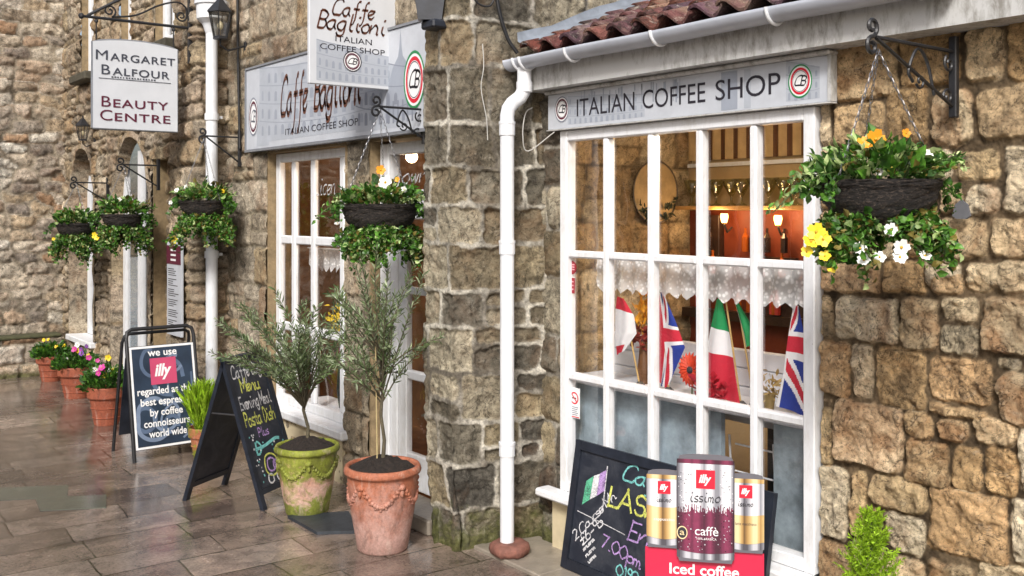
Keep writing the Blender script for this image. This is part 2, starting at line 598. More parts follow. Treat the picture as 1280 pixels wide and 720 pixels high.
def ring(r0, r1, n=40, sx=1.0, sy=1.0, a0=0, a1=2 * math.pi):
    V = []; F = []
    for i in range(n + 1):
        a = a0 + (a1 - a0) * i / n
        V += [(sx * r0 * math.cos(a), sy * r0 * math.sin(a)), (sx * r1 * math.cos(a), sy * r1 * math.sin(a))]
    for i in range(n):
        F.append((2 * i, 2 * i + 1, 2 * i + 3, 2 * i + 2))
    return np.array(V), F

def rect(x0, y0, x1, y1):
    return np.array([(x0, y0), (x1, y0), (x1, y1), (x0, y1)]), [(0, 1, 2, 3)]

def poly(pts):
    return np.array(pts, float), [tuple(range(len(pts)))]

def crom(P, k=5):
    P = np.array(P, float)
    if len(P) < 3:
        return P
    Q = np.vstack([2 * P[0] - P[1], P, 2 * P[-1] - P[-2]])
    out = []
    for i in range(1, len(Q) - 2):
        for j in range(k):
            t = j / k
            a, b, c, d = Q[i - 1], Q[i], Q[i + 1], Q[i + 2]
            out.append(.5 * (2 * b + (c - a) * t + (2 * a - 5 * b + 4 * c - d) * t * t + (3 * b - a - 3 * c + d) * t ** 3))
    out.append(P[-1])
    return np.array(out)

def stroke(P, w, k=5, jit=0.0, rng=None):
    P = crom(P, k)
    T = np.gradient(P, axis=0)
    T /= np.maximum(np.linalg.norm(T, axis=1, keepdims=True), 1e-9)
    N = np.stack([-T[:, 1], T[:, 0]], 1)
    ws = np.full(len(P), w / 2)
    if rng is not None and jit:
        ws = ws * (1 + jit * (np.array([rng.random() for _ in ws]) - .5))
    P[0] -= T[0] * w * .3; P[-1] += T[-1] * w * .3
    V = np.vstack([P + N * ws[:, None], P - N * ws[:, None]]); n = len(P)
    return V, [(i, i + 1, n + i + 1, n + i) for i in range(n - 1)]

def nib(P, w, ang, k=6, mn=.48):
    P = crom(P, k)
    nv = np.array((math.cos(ang), math.sin(ang))) * w / 2
    pv = np.array((-nv[1], nv[0])) * mn
    V = []; F = []
    for q in P:
        b = len(V)
        V += [q + nv + pv, q - nv + pv, q - nv - pv, q + nv - pv]
    for i in range(len(P) - 1):
        a = 4 * i; b = a + 4
        # hull of two nib rectangles, two crossing quads per pair
        F += [(a, a + 2, b + 2, b), (a + 1, a + 3, b + 3, b + 1)]
    return np.array(V), F

GL = {'C': "68 59 39 18 06 04 13 33 53 64", 'a': "46 26 05 04 13 33 45,46 44 53", 'f': "59 49 38 35 32 20 10,16 56", 'e': "04 35 46 36 16 05 04 13 33 44",
      'B': "19 13,19 39 58 57 46 16,46 55 54 43 13", 'g': "46 26 05 04 13 33 45,46 42 31 11 02", 'l': "29 24 33 43", 'i': "16 14 23 33,18 28", 'o': "26 05 04 13 33 44 45 36 26",
      'n': "06 03,04 15 26 36 45 43 53", 'L': "19 13 13 53", 'A': "03 39 39 63,15 55", 'S': "58 39 18 17 26 46 55 54 43 23 14", 'G': "68 49 28 06 04 23 43 54 56 36",
      'N': "03 09 09 53 53 59", 'E': "59 19 19 13 13 53,16 46", 'v': "06 23 46", 'm': "06 03,05 16 25 23,25 36 45 43 53", 'u': "06 04 13 33 44 46,46 43 53", 'r': "06 03,05 16 36",
      's': "36 16 05 34 33 13 03", 't': "28 24 33 43,06 46", 'h': "09 03,05 26 36 45 43", 'd': "46 26 05 04 13 33 45,49 44 53", 'p': "06 00,05 26 36 45 44 33 13 04",
      'P': "13 19,19 39 58 57 46 16", 'D': "13 19,19 39 57 55 33 13", 'M': "03 09 09 35 35 69 69 63", 'w': "06 13 26 33 46", 'c': "46 26 05 04 13 33 44", 'b': "09 03,05 26 36 45 44 33 13 04",
      'H': "09 03,49 43,06 46", 'I': "19 13", 'T': "09 59,39 33", 'R': "13 19,19 39 58 57 46 16,36 53", 'y': "06 04 13 33 45,46 42 31 11", 'z': "06 46 46 03 03 43",
      '0': "29 07 05 23 33 55 57 39 29", '1': "18 29 23", '2': "08 19 39 48 47 03 03 43", '5': "49 09 09 06 36 45 44 33 03", '6': "39 17 05 04 13 33 44 45 36 16 05",
      '7': "09 49 49 13", '9': "46 26 17 18 29 39 48 46 43", '.': "13 23", '-': "15 45", '/': "49 03", '\u00a3': "58 49 39 28 26 24 03 53,06 46", '3': "08 29 48 46 26 45 44 23 04", '4': "33 39 05 55"}

def handwrite(s, size, w, pen='chalk', slant=.2, rng=None, space=1.0, fit=None, jit=.35):
    """single-stroke lettering drawn glyph by glyph; size = capital height"""
    rng = rng or random.Random(5)
    k = size / 6.0
    arts = []; x = 0.0
    for ch in s:
        if ch == ' ':
            x += 3.2 * k * space; continue
        g = GL.get(ch)
        if not g:
            x += 3 * k; continue
        mx = 0
        dy = rng.uniform(-.35, .35) * k * jit
        for stp in g.split(','):
            P = []
            for q in stp.split():
                a, b = int(q[0]) + rng.uniform(-.2, .2) * jit, int(q[1]) - 3 + rng.uniform(-.2, .2) * jit
                mx = max(mx, a)
                P.append((x + a * k + slant * b * k, b * k + dy))
            arts.append(stroke(P, w, 4, .5, rng) if pen == 'chalk' else nib(P, w, R(38)))
        x += (mx + 1.1) * k * space
    a = join(*arts)
    if fit:
        V = a[0]; V[:, 0] -= V[:, 0].min(); V[:, 0] *= fit / V[:, 0].max()
    return a

# ------------------------------------------------------------------ helpers: foliage
def leaf_mesh(mb, P, D, L, W, rng, mat=0, mats=None, droop=0.0, fold=.25):
    """many small folded leaves: P base points, D directions, L lengths, W width ratio"""
    P = np.asarray(P, float); D = np.asarray(D, float); n = len(P)
    D = D / np.maximum(np.linalg.norm(D, axis=1, keepdims=True), 1e-9)
    r = np.random.RandomState(rng.randrange(1 << 30))
    X = r.normal(size=(n, 3)); S = np.cross(D, X); S /= np.maximum(np.linalg.norm(S, axis=1, keepdims=True), 1e-9)
    N = np.cross(S, D)
    L = np.asarray(L, float).reshape(-1, 1) * np.ones((n, 1))
    w = L * W / 2
    a = P; t = P + D * L + N * L * -droop
    m1 = P + D * L * .38 + S * w + N * w * fold; m2 = P + D * L * .38 - S * w + N * w * fold
    q1 = P + D * L * .72 + S * w * .72 + N * w * fold * .6; q2 = P + D * L * .72 - S * w * .72 + N * w * fold * .6
    c = P + D * L * .5
    V = np.stack([a, m1, q1, t, q2, m2, c], 1).reshape(-1, 3)
    base = mb.n
    mb.v.append(V); mb.n += len(V)
    for i in range(n):
        b = base + 7 * i
        mi = mat if mats is None else mats[r.randint(len(mats))]
        mb.f += [(b, b + 1, b + 2, b + 6), (b + 6, b + 2, b + 3), (b + 6, b + 3, b + 4), (b, b + 6, b + 4, b + 5)]
        mb.m += [mi] * 4

def leafmat(name, dark, light, rough=.45, trans=.25):
    m, nt, p = new_mat(name)
    co = objcoord(nt)
    n = noise_node(nt, 28, 3, .6, co)
    r = ramp(nt, n.outputs[0], [(0.3, lin(dark)), (0.7, lin(light))])
    geo = node(nt, 'ShaderNodeNewGeometry')
    hv = node(nt, 'ShaderNodeHueSaturation')
    nt.links.new(r.outputs[0], hv.inputs['Color'])
    v = mathn(nt, 'ADD', mathn(nt, 'MULTIPLY', geo.outputs['Random Per Island'], .9), .55)
    nt.links.new(v, hv.inputs['Value'])
    nt.links.new(hv.outputs[0], p.inputs['Base Color'])
    p.inputs['Roughness'].default_value = rough
    t = node(nt, 'ShaderNodeBsdfTranslucent'); nt.links.new(hv.outputs[0], t.inputs['Color'])
    mx = node(nt, 'ShaderNodeMixShader'); mx.inputs[0].default_value = trans
    nt.links.new(p.outputs[0], mx.inputs[1]); nt.links.new(t.outputs[0], mx.inputs[2])
    nt.links.new(mx.outputs[0], nt.nodes['Material Output'].inputs[0])
    return m

# ------------------------------------------------------------------ materials
TAN = ['#8f7550', '#a98d63', '#7d6a4f', '#b79a6c', '#96805f', '#b09673', '#a5793f']
M_right = stone_mat('right_wall_stone', [(192, 160, 116), (220, 194, 150), (166, 142, 108), (232, 212, 176), (200, 164, 116), (186, 172, 144), (206, 164, 112), (222, 206, 176)], '#7a6850', dark_amt=.62, iron_amt=.55, iron='#9a5f28')
M_pier = stone_mat('pier_stone', [(104, 99, 88), (150, 141, 122), (78, 74, 66), (172, 163, 142), (134, 122, 98), (92, 88, 80), (156, 143, 116)], (206, 200, 186), dark=(26, 25, 22), dark_amt=.58, iron_amt=.22, moss=.68, pale_amt=.35)
M_cafe = stone_mat('cafe_wall_stone', [(166, 152, 130), (186, 172, 150), (142, 132, 116), (198, 186, 166), (154, 143, 125), (174, 156, 126)], '#9a8f7a', dark_amt=.72, iron_amt=.42)
M_house = stone_mat('rubble_house_stone', [(160, 144, 117), (180, 163, 142), (134, 122, 105), (196, 182, 159), (148, 129, 101), (168, 155, 136)], '#857862', dark_amt=.80, iron_amt=.35, fine=.8)
M_end = stone_mat('end_house_rubble', [(184, 164, 136), (214, 202, 182), (156, 140, 119), (228, 222, 208), (172, 140, 110), (204, 191, 171), (148, 137, 125)], '#a89c88', dark_amt=.55, iron_amt=.3, pale_amt=.65, moss=.28)
def paint(name, col, grime, amt=.5, rough=.4):
    m, nt, p = new_mat(name)
    co = objcoord(nt)
    mp = node(nt, 'ShaderNodeMapping'); nt.links.new(co, mp.inputs[0]); mp.inputs['Scale'].default_value = (1, 1, .35)
    n = noise_node(nt, 22, 8, .75, mp.outputs[0], .3)
    n2 = noise_node(nt, 4, 4, .6, co)
    f = ramp(nt, mathn(nt, 'ADD', mathn(nt, 'MULTIPLY', n.outputs[0], .7), mathn(nt, 'MULTIPLY', n2.outputs[0], .35)), [(.50, (0,) * 3), (.66, (amt,) * 3)])
    c = mixc(nt, f.outputs[0], tuple(col) + (1,), lin(grime))
    n3 = noise_node(nt, 55, 5, .7, co)
    chip = ramp(nt, n3.outputs[0], [(.69, (0,) * 3), (.72, (.6,) * 3)])
    c = mixc(nt, chip.outputs[0], c, lin('#8d8574'))
    nt.links.new(c, p.inputs['Base Color'])
    nt.links.new(ramp(nt, n.outputs[0], [(.3, (rough - .1,) * 3), (.7, (rough + .25,) * 3)]).outputs[0], p.inputs['Roughness'])
    nt.links.new(bump(nt, n.outputs[0], .25, .006), p.inputs['Normal'])
    return m
M_white = paint('white_gloss_paint', (.76, .77, .79), '#a9a498', .32)
M_white2 = paint('white_plastic_pipe', (.74, .76, .79), '#a5a29a', .28, .35)
M_fascia = paint('weathered_white_fascia', (.52, .52, .51), '#6d675c', .75, .5)
M_iron = plain('black_iron', (.018, .018, .020), .42, var=.3, bmp=.15, bscale=80)
M_black = plain('black_board_paint', (.018, .022, .032), .38, var=.45, scale=7, bmp=.05)
M_frameb = plain('black_wood_frame', (.016, .020, .030), .4, var=.35, scale=10, bmp=.08)
M_cream = plain('cream_render', '#c9bb9b', .8, var=.12, scale=7, bmp=.3, bscale=40)
M_red = plain('illy_red', (.62, .012, .035), .4, var=.03)
M_wtext = plain('white_print', (.80, .80, .80), .5, var=.04)
M_dark = plain('dark_print', (.025, .022, .03), .5, var=.05)
M_brown = plain('brown_script_paint', '#6a4232', .5, var=.1)
M_maroon = plain('maroon_print', '#5a1730', .5, var=.06)
M_green = plain('green_print', (.02, .22, .07), .5, var=.05)
M_board = plain('pale_sign_board', (.50, .525, .57), .4, var=.12, scale=4)
M_print1 = plain('faint_grey_print', (.31, .34, .40), .45, var=.08, scale=6)
M_print2 = plain('mid_grey_print', (.22, .24, .29), .45, var=.08, scale=6)
M_soil = plain('dark_compost', (.018, .012, .009), .9, var=.6, scale=60, bmp=.9, bscale=90)
M_lead = plain('lead_flashing', (.20, .225, .26), .7, var=.25, scale=9, bmp=.25, bscale=22)
M_cable = plain('black_cable', (.015, .015, .016), .5)
M_wcable = plain('white_cable', (.5, .49, .46), .5)

def glass_mat(name, tint=(1, 1, 1), base=.05, rough=.0, power=1.0):
    m, nt, p = new_mat(name)
    nt.nodes.remove(p)
    tr = node(nt, 'ShaderNodeBsdfTransparent'); tr.inputs[0].default_value = tuple(tint) + (1,)
    gl = node(nt, 'ShaderNodeBsdfGlossy'); gl.inputs['Roughness'].default_value = rough
    fr = node(nt, 'ShaderNodeLayerWeight')   # the same from both sides of the pane
    f = mathn(nt, 'ADD', mathn(nt, 'MULTIPLY', mathn(nt, 'POWER', fr.outputs['Facing'], 4.0), .9), base + .06, True)
    mx = node(nt, 'ShaderNodeMixShader')
    nt.links.new(f, mx.inputs[0]); nt.links.new(tr.outputs[0], mx.inputs[1]); nt.links.new(gl.outputs[0], mx.inputs[2])
    nt.links.new(mx.outputs[0], nt.nodes['Material Output'].inputs[0])
    co = objcoord(nt)
    n = noise_node(nt, 2.5, 2, .5, co)
    nt.links.new(bump(nt, n.outputs[0], .06, .05), gl.inputs['Normal'])
    return m
M_glass = glass_mat('window_glass')

def glow(name, col, strength):
    m, nt, p = new_mat(name)
    p.inputs['Emission Color'].default_value = tuple(col) + (1,)
    p.inputs['Emission Strength'].default_value = strength
    p.inputs['Base Color'].default_value = tuple(col) + (1,)
    return m

def paving_mat():
    m, nt, p = new_mat('wet_stone_setts')
    co = objcoord(nt)
    wv = noise_node(nt, 1.4, 3, .5, co)
    off = node(nt, 'ShaderNodeVectorMath', operation='SCALE'); nt.links.new(wv.outputs['Color'], off.inputs[0]); off.inputs['Scale'].default_value = .09
    ad = node(nt, 'ShaderNodeVectorMath', operation='ADD'); nt.links.new(co, ad.inputs[0]); nt.links.new(off.outputs[0], ad.inputs[1])
    rot = node(nt, 'ShaderNodeMapping'); nt.links.new(ad.outputs[0], rot.inputs[0]); rot.inputs['Rotation'].default_value = (0, 0, R(2))
    br = node(nt, 'ShaderNodeTexBrick')
    nt.links.new(rot.outputs[0], br.inputs['Vector'])
    br.inputs['Scale'].default_value = 1.0
    br.inputs['Brick Width'].default_value = .70
    br.inputs['Row Height'].default_value = .34
    br.inputs['Mortar Size'].default_value = .0065
    br.inputs['Mortar Smooth'].default_value = .35
    br.inputs['Bias'].default_value = 0
    br.offset = .42; br.squash = .8; br.squash_frequency = 3
    br.inputs['Color1'].default_value = (0, 0, 0, 1); br.inputs['Color2'].default_value = (1, 1, 1, 1); br.inputs['Mortar'].default_value = (.5, .5, .5, 1)
    base = ramp(nt, br.outputs['Color'], [(0.0, lin('#62554e')), (0.35, lin('#8a7a6e')), (0.65, lin('#74665d')), (1.0, lin('#9c8c80'))]).outputs[0]
    n1 = noise_node(nt, 7, 8, .72, co, .5)
    c = mixc(nt, 1, base, ramp(nt, n1.outputs[0], [(0.28, (.42, .42, .42)), (0.5, (1, 1, 1)), (0.72, (1.5, 1.45, 1.4))]).outputs[0], 'MULTIPLY')
    n2 = noise_node(nt, 60, 4, .7, co)
    c = mixc(nt, 1, c, ramp(nt, n2.outputs[0], [(0.3, (.6, .6, .6)), (0.5, (1, 1, 1)), (0.75, (1.4, 1.4, 1.4))]).outputs[0], 'MULTIPLY')
    n8 = noise_node(nt, .9, 5, .65, co, .8)
    c = mixc(nt, 1, c, ramp(nt, n8.outputs[0], [(.36, (.5, .49, .5)), (.52, (.88,) * 3), (.66, (1.2, 1.18, 1.16))]).outputs[0], 'MULTIPLY')
    n9 = noise_node(nt, 38, 3, .6, co)
    c = mixc(nt, ramp(nt, n9.outputs[0], [(.71, (0,) * 3), (.74, (.7,) * 3)]).outputs[0], c, lin('#2a231d'))
    # broken, partly silted joints
    n3 = noise_node(nt, 3.2, 4, .6, co)
    jm = mathn(nt, 'MULTIPLY', br.outputs['Fac'], ramp(nt, n3.outputs[0], [(0.36, (.35,) * 3), (0.55, (1,) * 3)]).outputs[0])
    c = mixc(nt, jm, c, ramp(nt, n8.outputs[0], [(.4, lin('#1d1815')), (.62, lin('#34351f'))]).outputs[0])
    nt.links.new(c, p.inputs['Base Color'])
    # wet film
    n4 = noise_node(nt, 1.1, 5, .6, co, .6)
    rr = ramp(nt, mathn(nt, 'ADD', mathn(nt, 'MULTIPLY', n4.outputs[0], .75), mathn(nt, 'MULTIPLY', n1.outputs[0], .3)), [(0.42, (.06,) * 3), (0.52, (.15,) * 3), (0.66, (.40,) * 3)])
    nt.links.new(rr.outputs[0], p.inputs['Roughness'])
    p.inputs['Specular IOR Level'].default_value = .6
    p.inputs['Coat Weight'].default_value = .35
    p.inputs['Coat Roughness'].default_value = .12
    h = mathn(nt, 'SUBTRACT', mathn(nt, 'MULTIPLY', n1.outputs[0], .35), jm)
    b = bump(nt, h, .45, .012)
    b = bump(nt, n2.outputs[0], .12, .004, b)
    nt.links.new(b, p.inputs['Normal'])
    return m

# ------------------------------------------------------------------ ground
def structure(o):
    o['kind'] = 'structure'
    return o
g = MB(); g.add([(-30, -30, 0), (40, -30, 0), (40, 45, 0), (-30, 45, 0)], [(0, 1, 2, 3)])
structure(g.build('ground', paving_mat()))
M_flag = plain('pale_flagstone', '#8d8478', .3, var=.25, scale=8, bmp=.35, bscale=30)
fl = MB()
yy = 4.80
for i, L in enumerate((.62, .85, .7, .9, .8)):
    fl.box((3.42 - .03 * (i % 2), yy - L + .006, -.02), (3.84, yy, .022 + .003 * (i % 2)), bev=.006)
    yy -= L
structure(fl.build('pavement', M_flag))
M_patch = plain('smooth_wet_patch', '#5c5f55', .12, var=.15, scale=4, bmp=.04)
pt = MB()
pt.prism([(1.36, 8.0), (1.87, 7.73), (1.79, 7.42), (1.30, 7.66)], (0, 0, 0), (1, 0, 0), (0, 1, 0), (0, 0, 1), .004)
pt.prism([(1.60, 7.50), (2.02, 7.30), (1.93, 6.98), (1.56, 7.18)], (0, 0, 0), (1, 0, 0), (0, 1, 0), (0, 0, 1), .0055)
structure(pt.build('paving_patch', M_patch))

# ------------------------------------------------------------------ building: cafe with the tall quoin pier
Z = (0, 0, 1)
cafe = thing('cafe_building', 'middle sandstone building with cafe door, narrow window and projecting rough pier', 'building', (3.5, 6.5, 0))
HB = [(6.52 - 5.0, 7.90 - 5.0, .36, 2.50), (5.12 - 5.0, 6.16 - 5.0, 0, 2.50)]
stone_wall('wall', M_cafe, cafe, (3.5, 5.0, 0), (0, 1, 0), (-1, 0, 0), (0, 3.78), (0, 4.9), .014, lay_coursed, 21, depth=.018, edge=.02, rough=.014, holes=HB, rows=(.2, .36), wid=(.28, .62), split=.2, warp=.02)
pu = (Vector((3.80, 4.62, 0)) - Vector((3.26, 4.78, 0))).normalized()
pn = Vector((pu.y, -pu.x, 0))
def foot(uu, vv, h):
    return h + .05 * sstep(.55, .15, vv) + .015 * sstep(1.0, .5, vv)
stone_wall('pier', M_pier, cafe, (0, 0, 0), (1, 0, 0), (0, 0, 1), (0, 1), (0, 4.9), .009, lay_coursed, 47, depth=.012, edge=.010, rough=.017, rows=(.22, .34), wid=(.24, .44), split=.14, warp=.022, jut=.016, joint=.022, rad=.025, chip=.018, flatten=foot, path=[(3.60, 5.10), (3.26, 5.10), (3.25, 4.78), (3.84, 4.605)], side=-1)
stone_wall('gable_wall', M_pier, cafe, (3.79, 4.63, 0), (1, 0, 0), (0, -1, 0), (0, 3.4), (2.7, 4.9), .014, lay_coursed, 49, depth=.022, edge=.025, rough=.018, rows=(.2, .34), wid=(.25, .5), split=.2, warp=.028)
b = MB()   # hidden return of the pier and the jambs of the openings
for (a0, a1) in ((6.52, 6.52), (7.90, 7.90), (6.16, 6.16)):
    b.box((3.495, a0 - .012, 0), (3.70, a0 + .012, 2.5))
b.box((3.495, 6.52, 2.495), (3.70, 7.90, 2.515)); b.box((3.495, 5.12, 2.495), (3.70, 6.16, 2.515))
jamb = b.build('jamb_stone', plain('jamb_stone', '#8d7a5c', .85, var=.35, scale=12, bmp=.6), cafe, world=True)

def sash(root, name, X, ys, zs, fw=.06, bw=.035, dep=.05, gx=.03, mat=M_white, glass=M_glass, inner=True):
    """framed window in a wall facing -X: ys / zs are bar centre lines, the first and last the outer frame"""
    m = MB(); y0, y1, z0, z1 = min(ys), max(ys), min(zs), max(zs)
    ys = sorted(ys); zs = sorted(zs)
    m.box((X, y0, z0), (X + dep, y0 + fw, z1), bev=.006); m.box((X, y1 - fw, z0), (X + dep, y1, z1), bev=.006)
    m.box((X + .002, y0 + fw, z1 - fw), (X + dep - .002, y1 - fw, z1), bev=.006); m.box((X + .002, y0 + fw, z0), (X + dep - .002, y1 - fw, z0 + fw), bev=.006)
    for y in ys[1:-1]:
        m.box((X + .006, y - bw / 2, z0 + fw), (X + dep - .006, y + bw / 2, z1 - fw), bev=.009)
    e = [y0 + fw] + ys[1:-1] + [y1 - fw]
    for z in zs[1:-1]:
        for i in range(len(e) - 1):
            a = e[i] + (bw / 2 if i else 0); c = e[i + 1] - (bw / 2 if i < len(e) - 2 else 0)
            m.box((X + .009, a, z - bw / 2), (X + dep - .009, c, z + bw / 2), bev=.009)
    w = m.build(name, mat, root, world=True)
    p = MB(); p.add([(X + gx, y0 + .02, z0 + .02), (X + gx, y1 - .02, z0 + .02), (X + gx, y1 - .02, z1 - .02), (X + gx, y0 + .02, z1 - .02)], [(3, 2, 1, 0)])
    p.build('pane', glass, w, world=True)
    return w

wb = sash(cafe, 'window', 3.56, [6.54, 6.72, 7.21, 7.56, 7.88], [.40, 1.05, 1.77, 2.49], fw=.075, bw=.07)
s = MB(); s.box((3.42, 6.46, .33), (3.60, 7.95, .40), bev=.012)
s.build('sill', M_white, wb, world=True)
ll = MB(); ll.art(handwrite('Licen', .14, .012, 'nib', .35, random.Random(3), fit=.34), (3.584, 7.19, 2.14), (0, -1, 0), Z, (-1, 0, 0), .003)
ll.build('lettering', M_wtext, wb, world=True)
b = MB(); b.box((3.47, 6.53, 0), (3.52, 7.89, .33))
b.build('plinth', M_cream, cafe, world=True)
# door: outer frame, transom light, half-glazed leaf
dr = MB()
dr.box((3.56, 6.02, .10), (3.66, 6.14, 2.48), bev=.008); dr.box((3.56, 5.13, .10), (3.66, 5.22, 2.48), bev=.008)
dr.box((3.562, 5.22, 2.40), (3.658, 6.02, 2.48), bev=.006); dr.box((3.562, 5.22, 2.05), (3.658, 6.02, 2.15), bev=.006)
for y0, y1 in ((5.93, 6.015), (5.225, 5.32), (5.81, 5.915)):
    dr.box((3.575, y0, .12), (3.63, y1, 2.045), bev=.008)
for z0, z1 in ((.12, .36), (.86, .92), (1.44, 1.49), (1.95, 2.045)):
    dr.box((3.577, 5.32, z0), (3.628, 5.81, z1), bev=.008)
door = dr.build('door', M_white, cafe, world=True)
p = MB(); p.add([(3.60, 5.25, .3), (3.60, 5.88, .3), (3.60, 5.88, 1.97), (3.60, 5.25, 1.97)], [(3, 2, 1, 0)])
p.add([(3.60, 5.2, 2.13), (3.60, 6.03, 2.13), (3.60, 6.03, 2.42), (3.60, 5.2, 2.42)], [(3, 2, 1, 0)])
p.build('pane', M_glass, door, world=True)
h = MB(); h.tube([(3.575, 5.97, 1.0), (3.53, 5.97, 1.0), (3.53, 5.97, 1.04), (3.53, 5.97, 1.16), (3.53, 5.97, 1.2), (3.575, 5.97, 1.2)], .008, 8)
h.build('handle', M_iron, door, world=True)
t = MB(); t.art(handwrite('own', .12, .012, 'nib', .3, random.Random(4), fit=.34), (3.598, 5.90, 2.2), (0, -1, 0), Z, (-1, 0, 0), .003)
t.build('lettering', M_wtext, door, world=True)
st = MB(); st.box((3.32, 5.14, 0), (3.60, 6.15, .10), bev=.012)
st.build('doorstep', M_flag, cafe, world=True)
# the dim room behind window and door
rm = MB()
rm.box((4.9, 5.05, .02), (4.92, 8.7, 2.7)); rm.box((3.72, 5.05, 0.0), (5.6, 8.7, .02)); rm.box((3.66, 5.03, 2.7), (5.62, 8.7, 2.72))
rm.box((3.72, 5.03, .02), (5.6, 5.05, 2.7)); rm.box((3.72, 8.68, .02), (5.6, 8.70, 2.7))
rm.box((3.70, 7.92, .02), (3.72, 8.68, 2.7)); rm.box((3.70, 6.18, .02), (3.72, 6.50, 2.7))
rm.build('room', plain('brown_room_wall', '#8a6440', .8, var=.4, scale=4), cafe, world=True)

# ------------------------------------------------------------------ building: rubble house on the left
house = thing('stone_house', 'rubble stone house with arched ground floor windows next to the white downpipe', 'building', (3.2, 11.0, 0))
y0 = 8.76
UP = [(12.03, 12.55), (10.62, 10.98), (9.30, 9.86)]
yo = y0 - .32
holes = [(a - yo, c - yo, 3.62, 4.95) for a, c in UP] + [(9.39 - yo, 9.92 - yo, .0, 2.52)]
arch = [(11.98 - yo, 13.02 - yo, .50, 2.15), (10.0 - yo, 11.25 - yo, .30, 2.05)]
stone_wall('wall', M_house, house, (0, 0, 0), (0, 1, 0), (-1, 0, 0), (0, 1), (0, 5.4), .016, lay_coursed, 71, depth=.028, edge=.02, rough=.026, holes=holes, arch=arch, jut=.02, rows=(.13, .27), wid=(.18, .46), split=.35, warp=.045, path=[(3.52, y0), (3.2, y0), (3.2, 13.42)], side=-1)
stone_wall('recess', M_house, house, (3.34, 9.39, 0), (0, 1, 0), (-1, 0, 0), (0, .53), (0, 2.52), .02, lay_coursed, 73, depth=.03, rough=.012, rows=(.18, .28), wid=(.2, .4))
for a, c in UP + [(9.39, 9.92)]:
    zb, zt = (3.62, 4.95) if a != 9.39 else (0, 2.52)
    b = MB()
    b.box((3.19, a - .012, zb), (3.40, a + .012, zt)); b.box((3.19, c - .012, zb), (3.40, c + .012, zt))
    b.box((3.19, a + .012, zt - .01), (3.40, c - .012, zt + .012))
    b.build('jamb_stone', jamb.data.materials[0], house, world=True)
for (a, c, zs, sp, XR) in ((11.98, 13.02, .50, 2.15, 3.36), (10.0, 11.25, .30, 2.05, 3.27)):
    m = MB(); rr = (c - a) / 2; cy = (a + c) / 2
    prof = [(a, zs + (sp - zs) * q / 8) for q in range(9)] + [(cy - rr * math.cos(q * math.pi / 16), sp + rr / .85 * math.sin(q * math.pi / 16)) for q in range(1, 16)] + [(c, sp - (sp - zs) * q / 8) for q in range(9)]
    # splayed reveal and a chamfered stone surround
    V = []; F = []
    rn = random.Random(9)
    for i, (y, z) in enumerate(prof):
        dy = (y - cy); k = 1.0
        j = rn.uniform(-.012, .012)
        V += [(3.17 + j, cy + dy * 1.10 + j, z + (.06 if 8 < i < len(prof) - 9 else 0)), (3.165 + j, cy + dy * 1.0, z), (XR + .02, cy + dy * .90, z - (.03 if 8 < i < len(prof) - 9 else 0))]
    for i in range(len(prof) - 1):
        F += [(3 * i, 3 * i + 1, 3 * i + 4, 3 * i + 3), (3 * i + 1, 3 * i + 2, 3 * i + 5, 3 * i + 4)]
    m.add(V, F)
    at_ = []
    for i in range(len(prof)):
        q = random.Random(i // 2 + int(a * 10)); at_ += [(q.random(), q.random(), 1, 1)] * 3
    m.build('arch_surround', M_house, house, smooth=False, world=True, attr=at_)
    w = MB(); ya, yc = cy - rr * .9, cy + rr * .9; zt = sp + rr * .95
    w.box((XR+0.000, ya, zs), (XR+0.050, ya + .07, zt)); w.box((XR+0.000, yc - .07, zs), (XR+0.050, yc, zt)); w.box((XR-0.002, cy - .045, zs), (XR+0.052, cy + .045, zt))
    w.box((XR+0.001, ya + .07, zs), (XR+0.049, cy - .045, zs + .06)); w.box((XR+0.001, cy + .045, zs), (XR+0.049, yc - .07, zs + .06))
    w.box((XR+0.001, ya + .07, 1.95), (XR+0.049, cy - .045, 2.0)); w.box((XR+0.001, cy + .045, 1.95), (XR+0.049, yc - .07, 2.0))
    w = w.build('window', M_white, house, world=True)
    p = MB(); p.add([(XR + .03, ya, zs), (XR + .03, yc, zs), (XR + .03, yc, zt + .1), (XR + .03, ya, zt + .1)], [(3, 2, 1, 0)])
    p.build('pane', M_glass, w, world=True)
    s = MB(); s.box((3.12, a - .04, zs - .07), (XR, c + .02, zs), bev=.01)
    s.build('sill', M_white, w, world=True)
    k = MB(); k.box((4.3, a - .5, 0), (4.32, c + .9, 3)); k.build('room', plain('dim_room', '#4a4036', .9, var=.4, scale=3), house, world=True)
for a, c in UP:
    w = sash(house, 'window', 3.26, [a + .005, (a + c) / 2, c - .005], [3.63, 4.3, 4.94], fw=.09, bw=.05)
    s = MB(); s.box((3.06, a - .08, 3.52), (3.30, c + .08, 3.62), bev=.015)
    s.build('sill', plain('dark_stone_sill', '#4b473b', .8, var=.4, bmp=.4), w, world=True)
k = MB(); k.box((3.9, 9.0, 3.3), (3.92, 13.2, 5.3)); k.build('room', _mc['dim_room'], house, world=True)

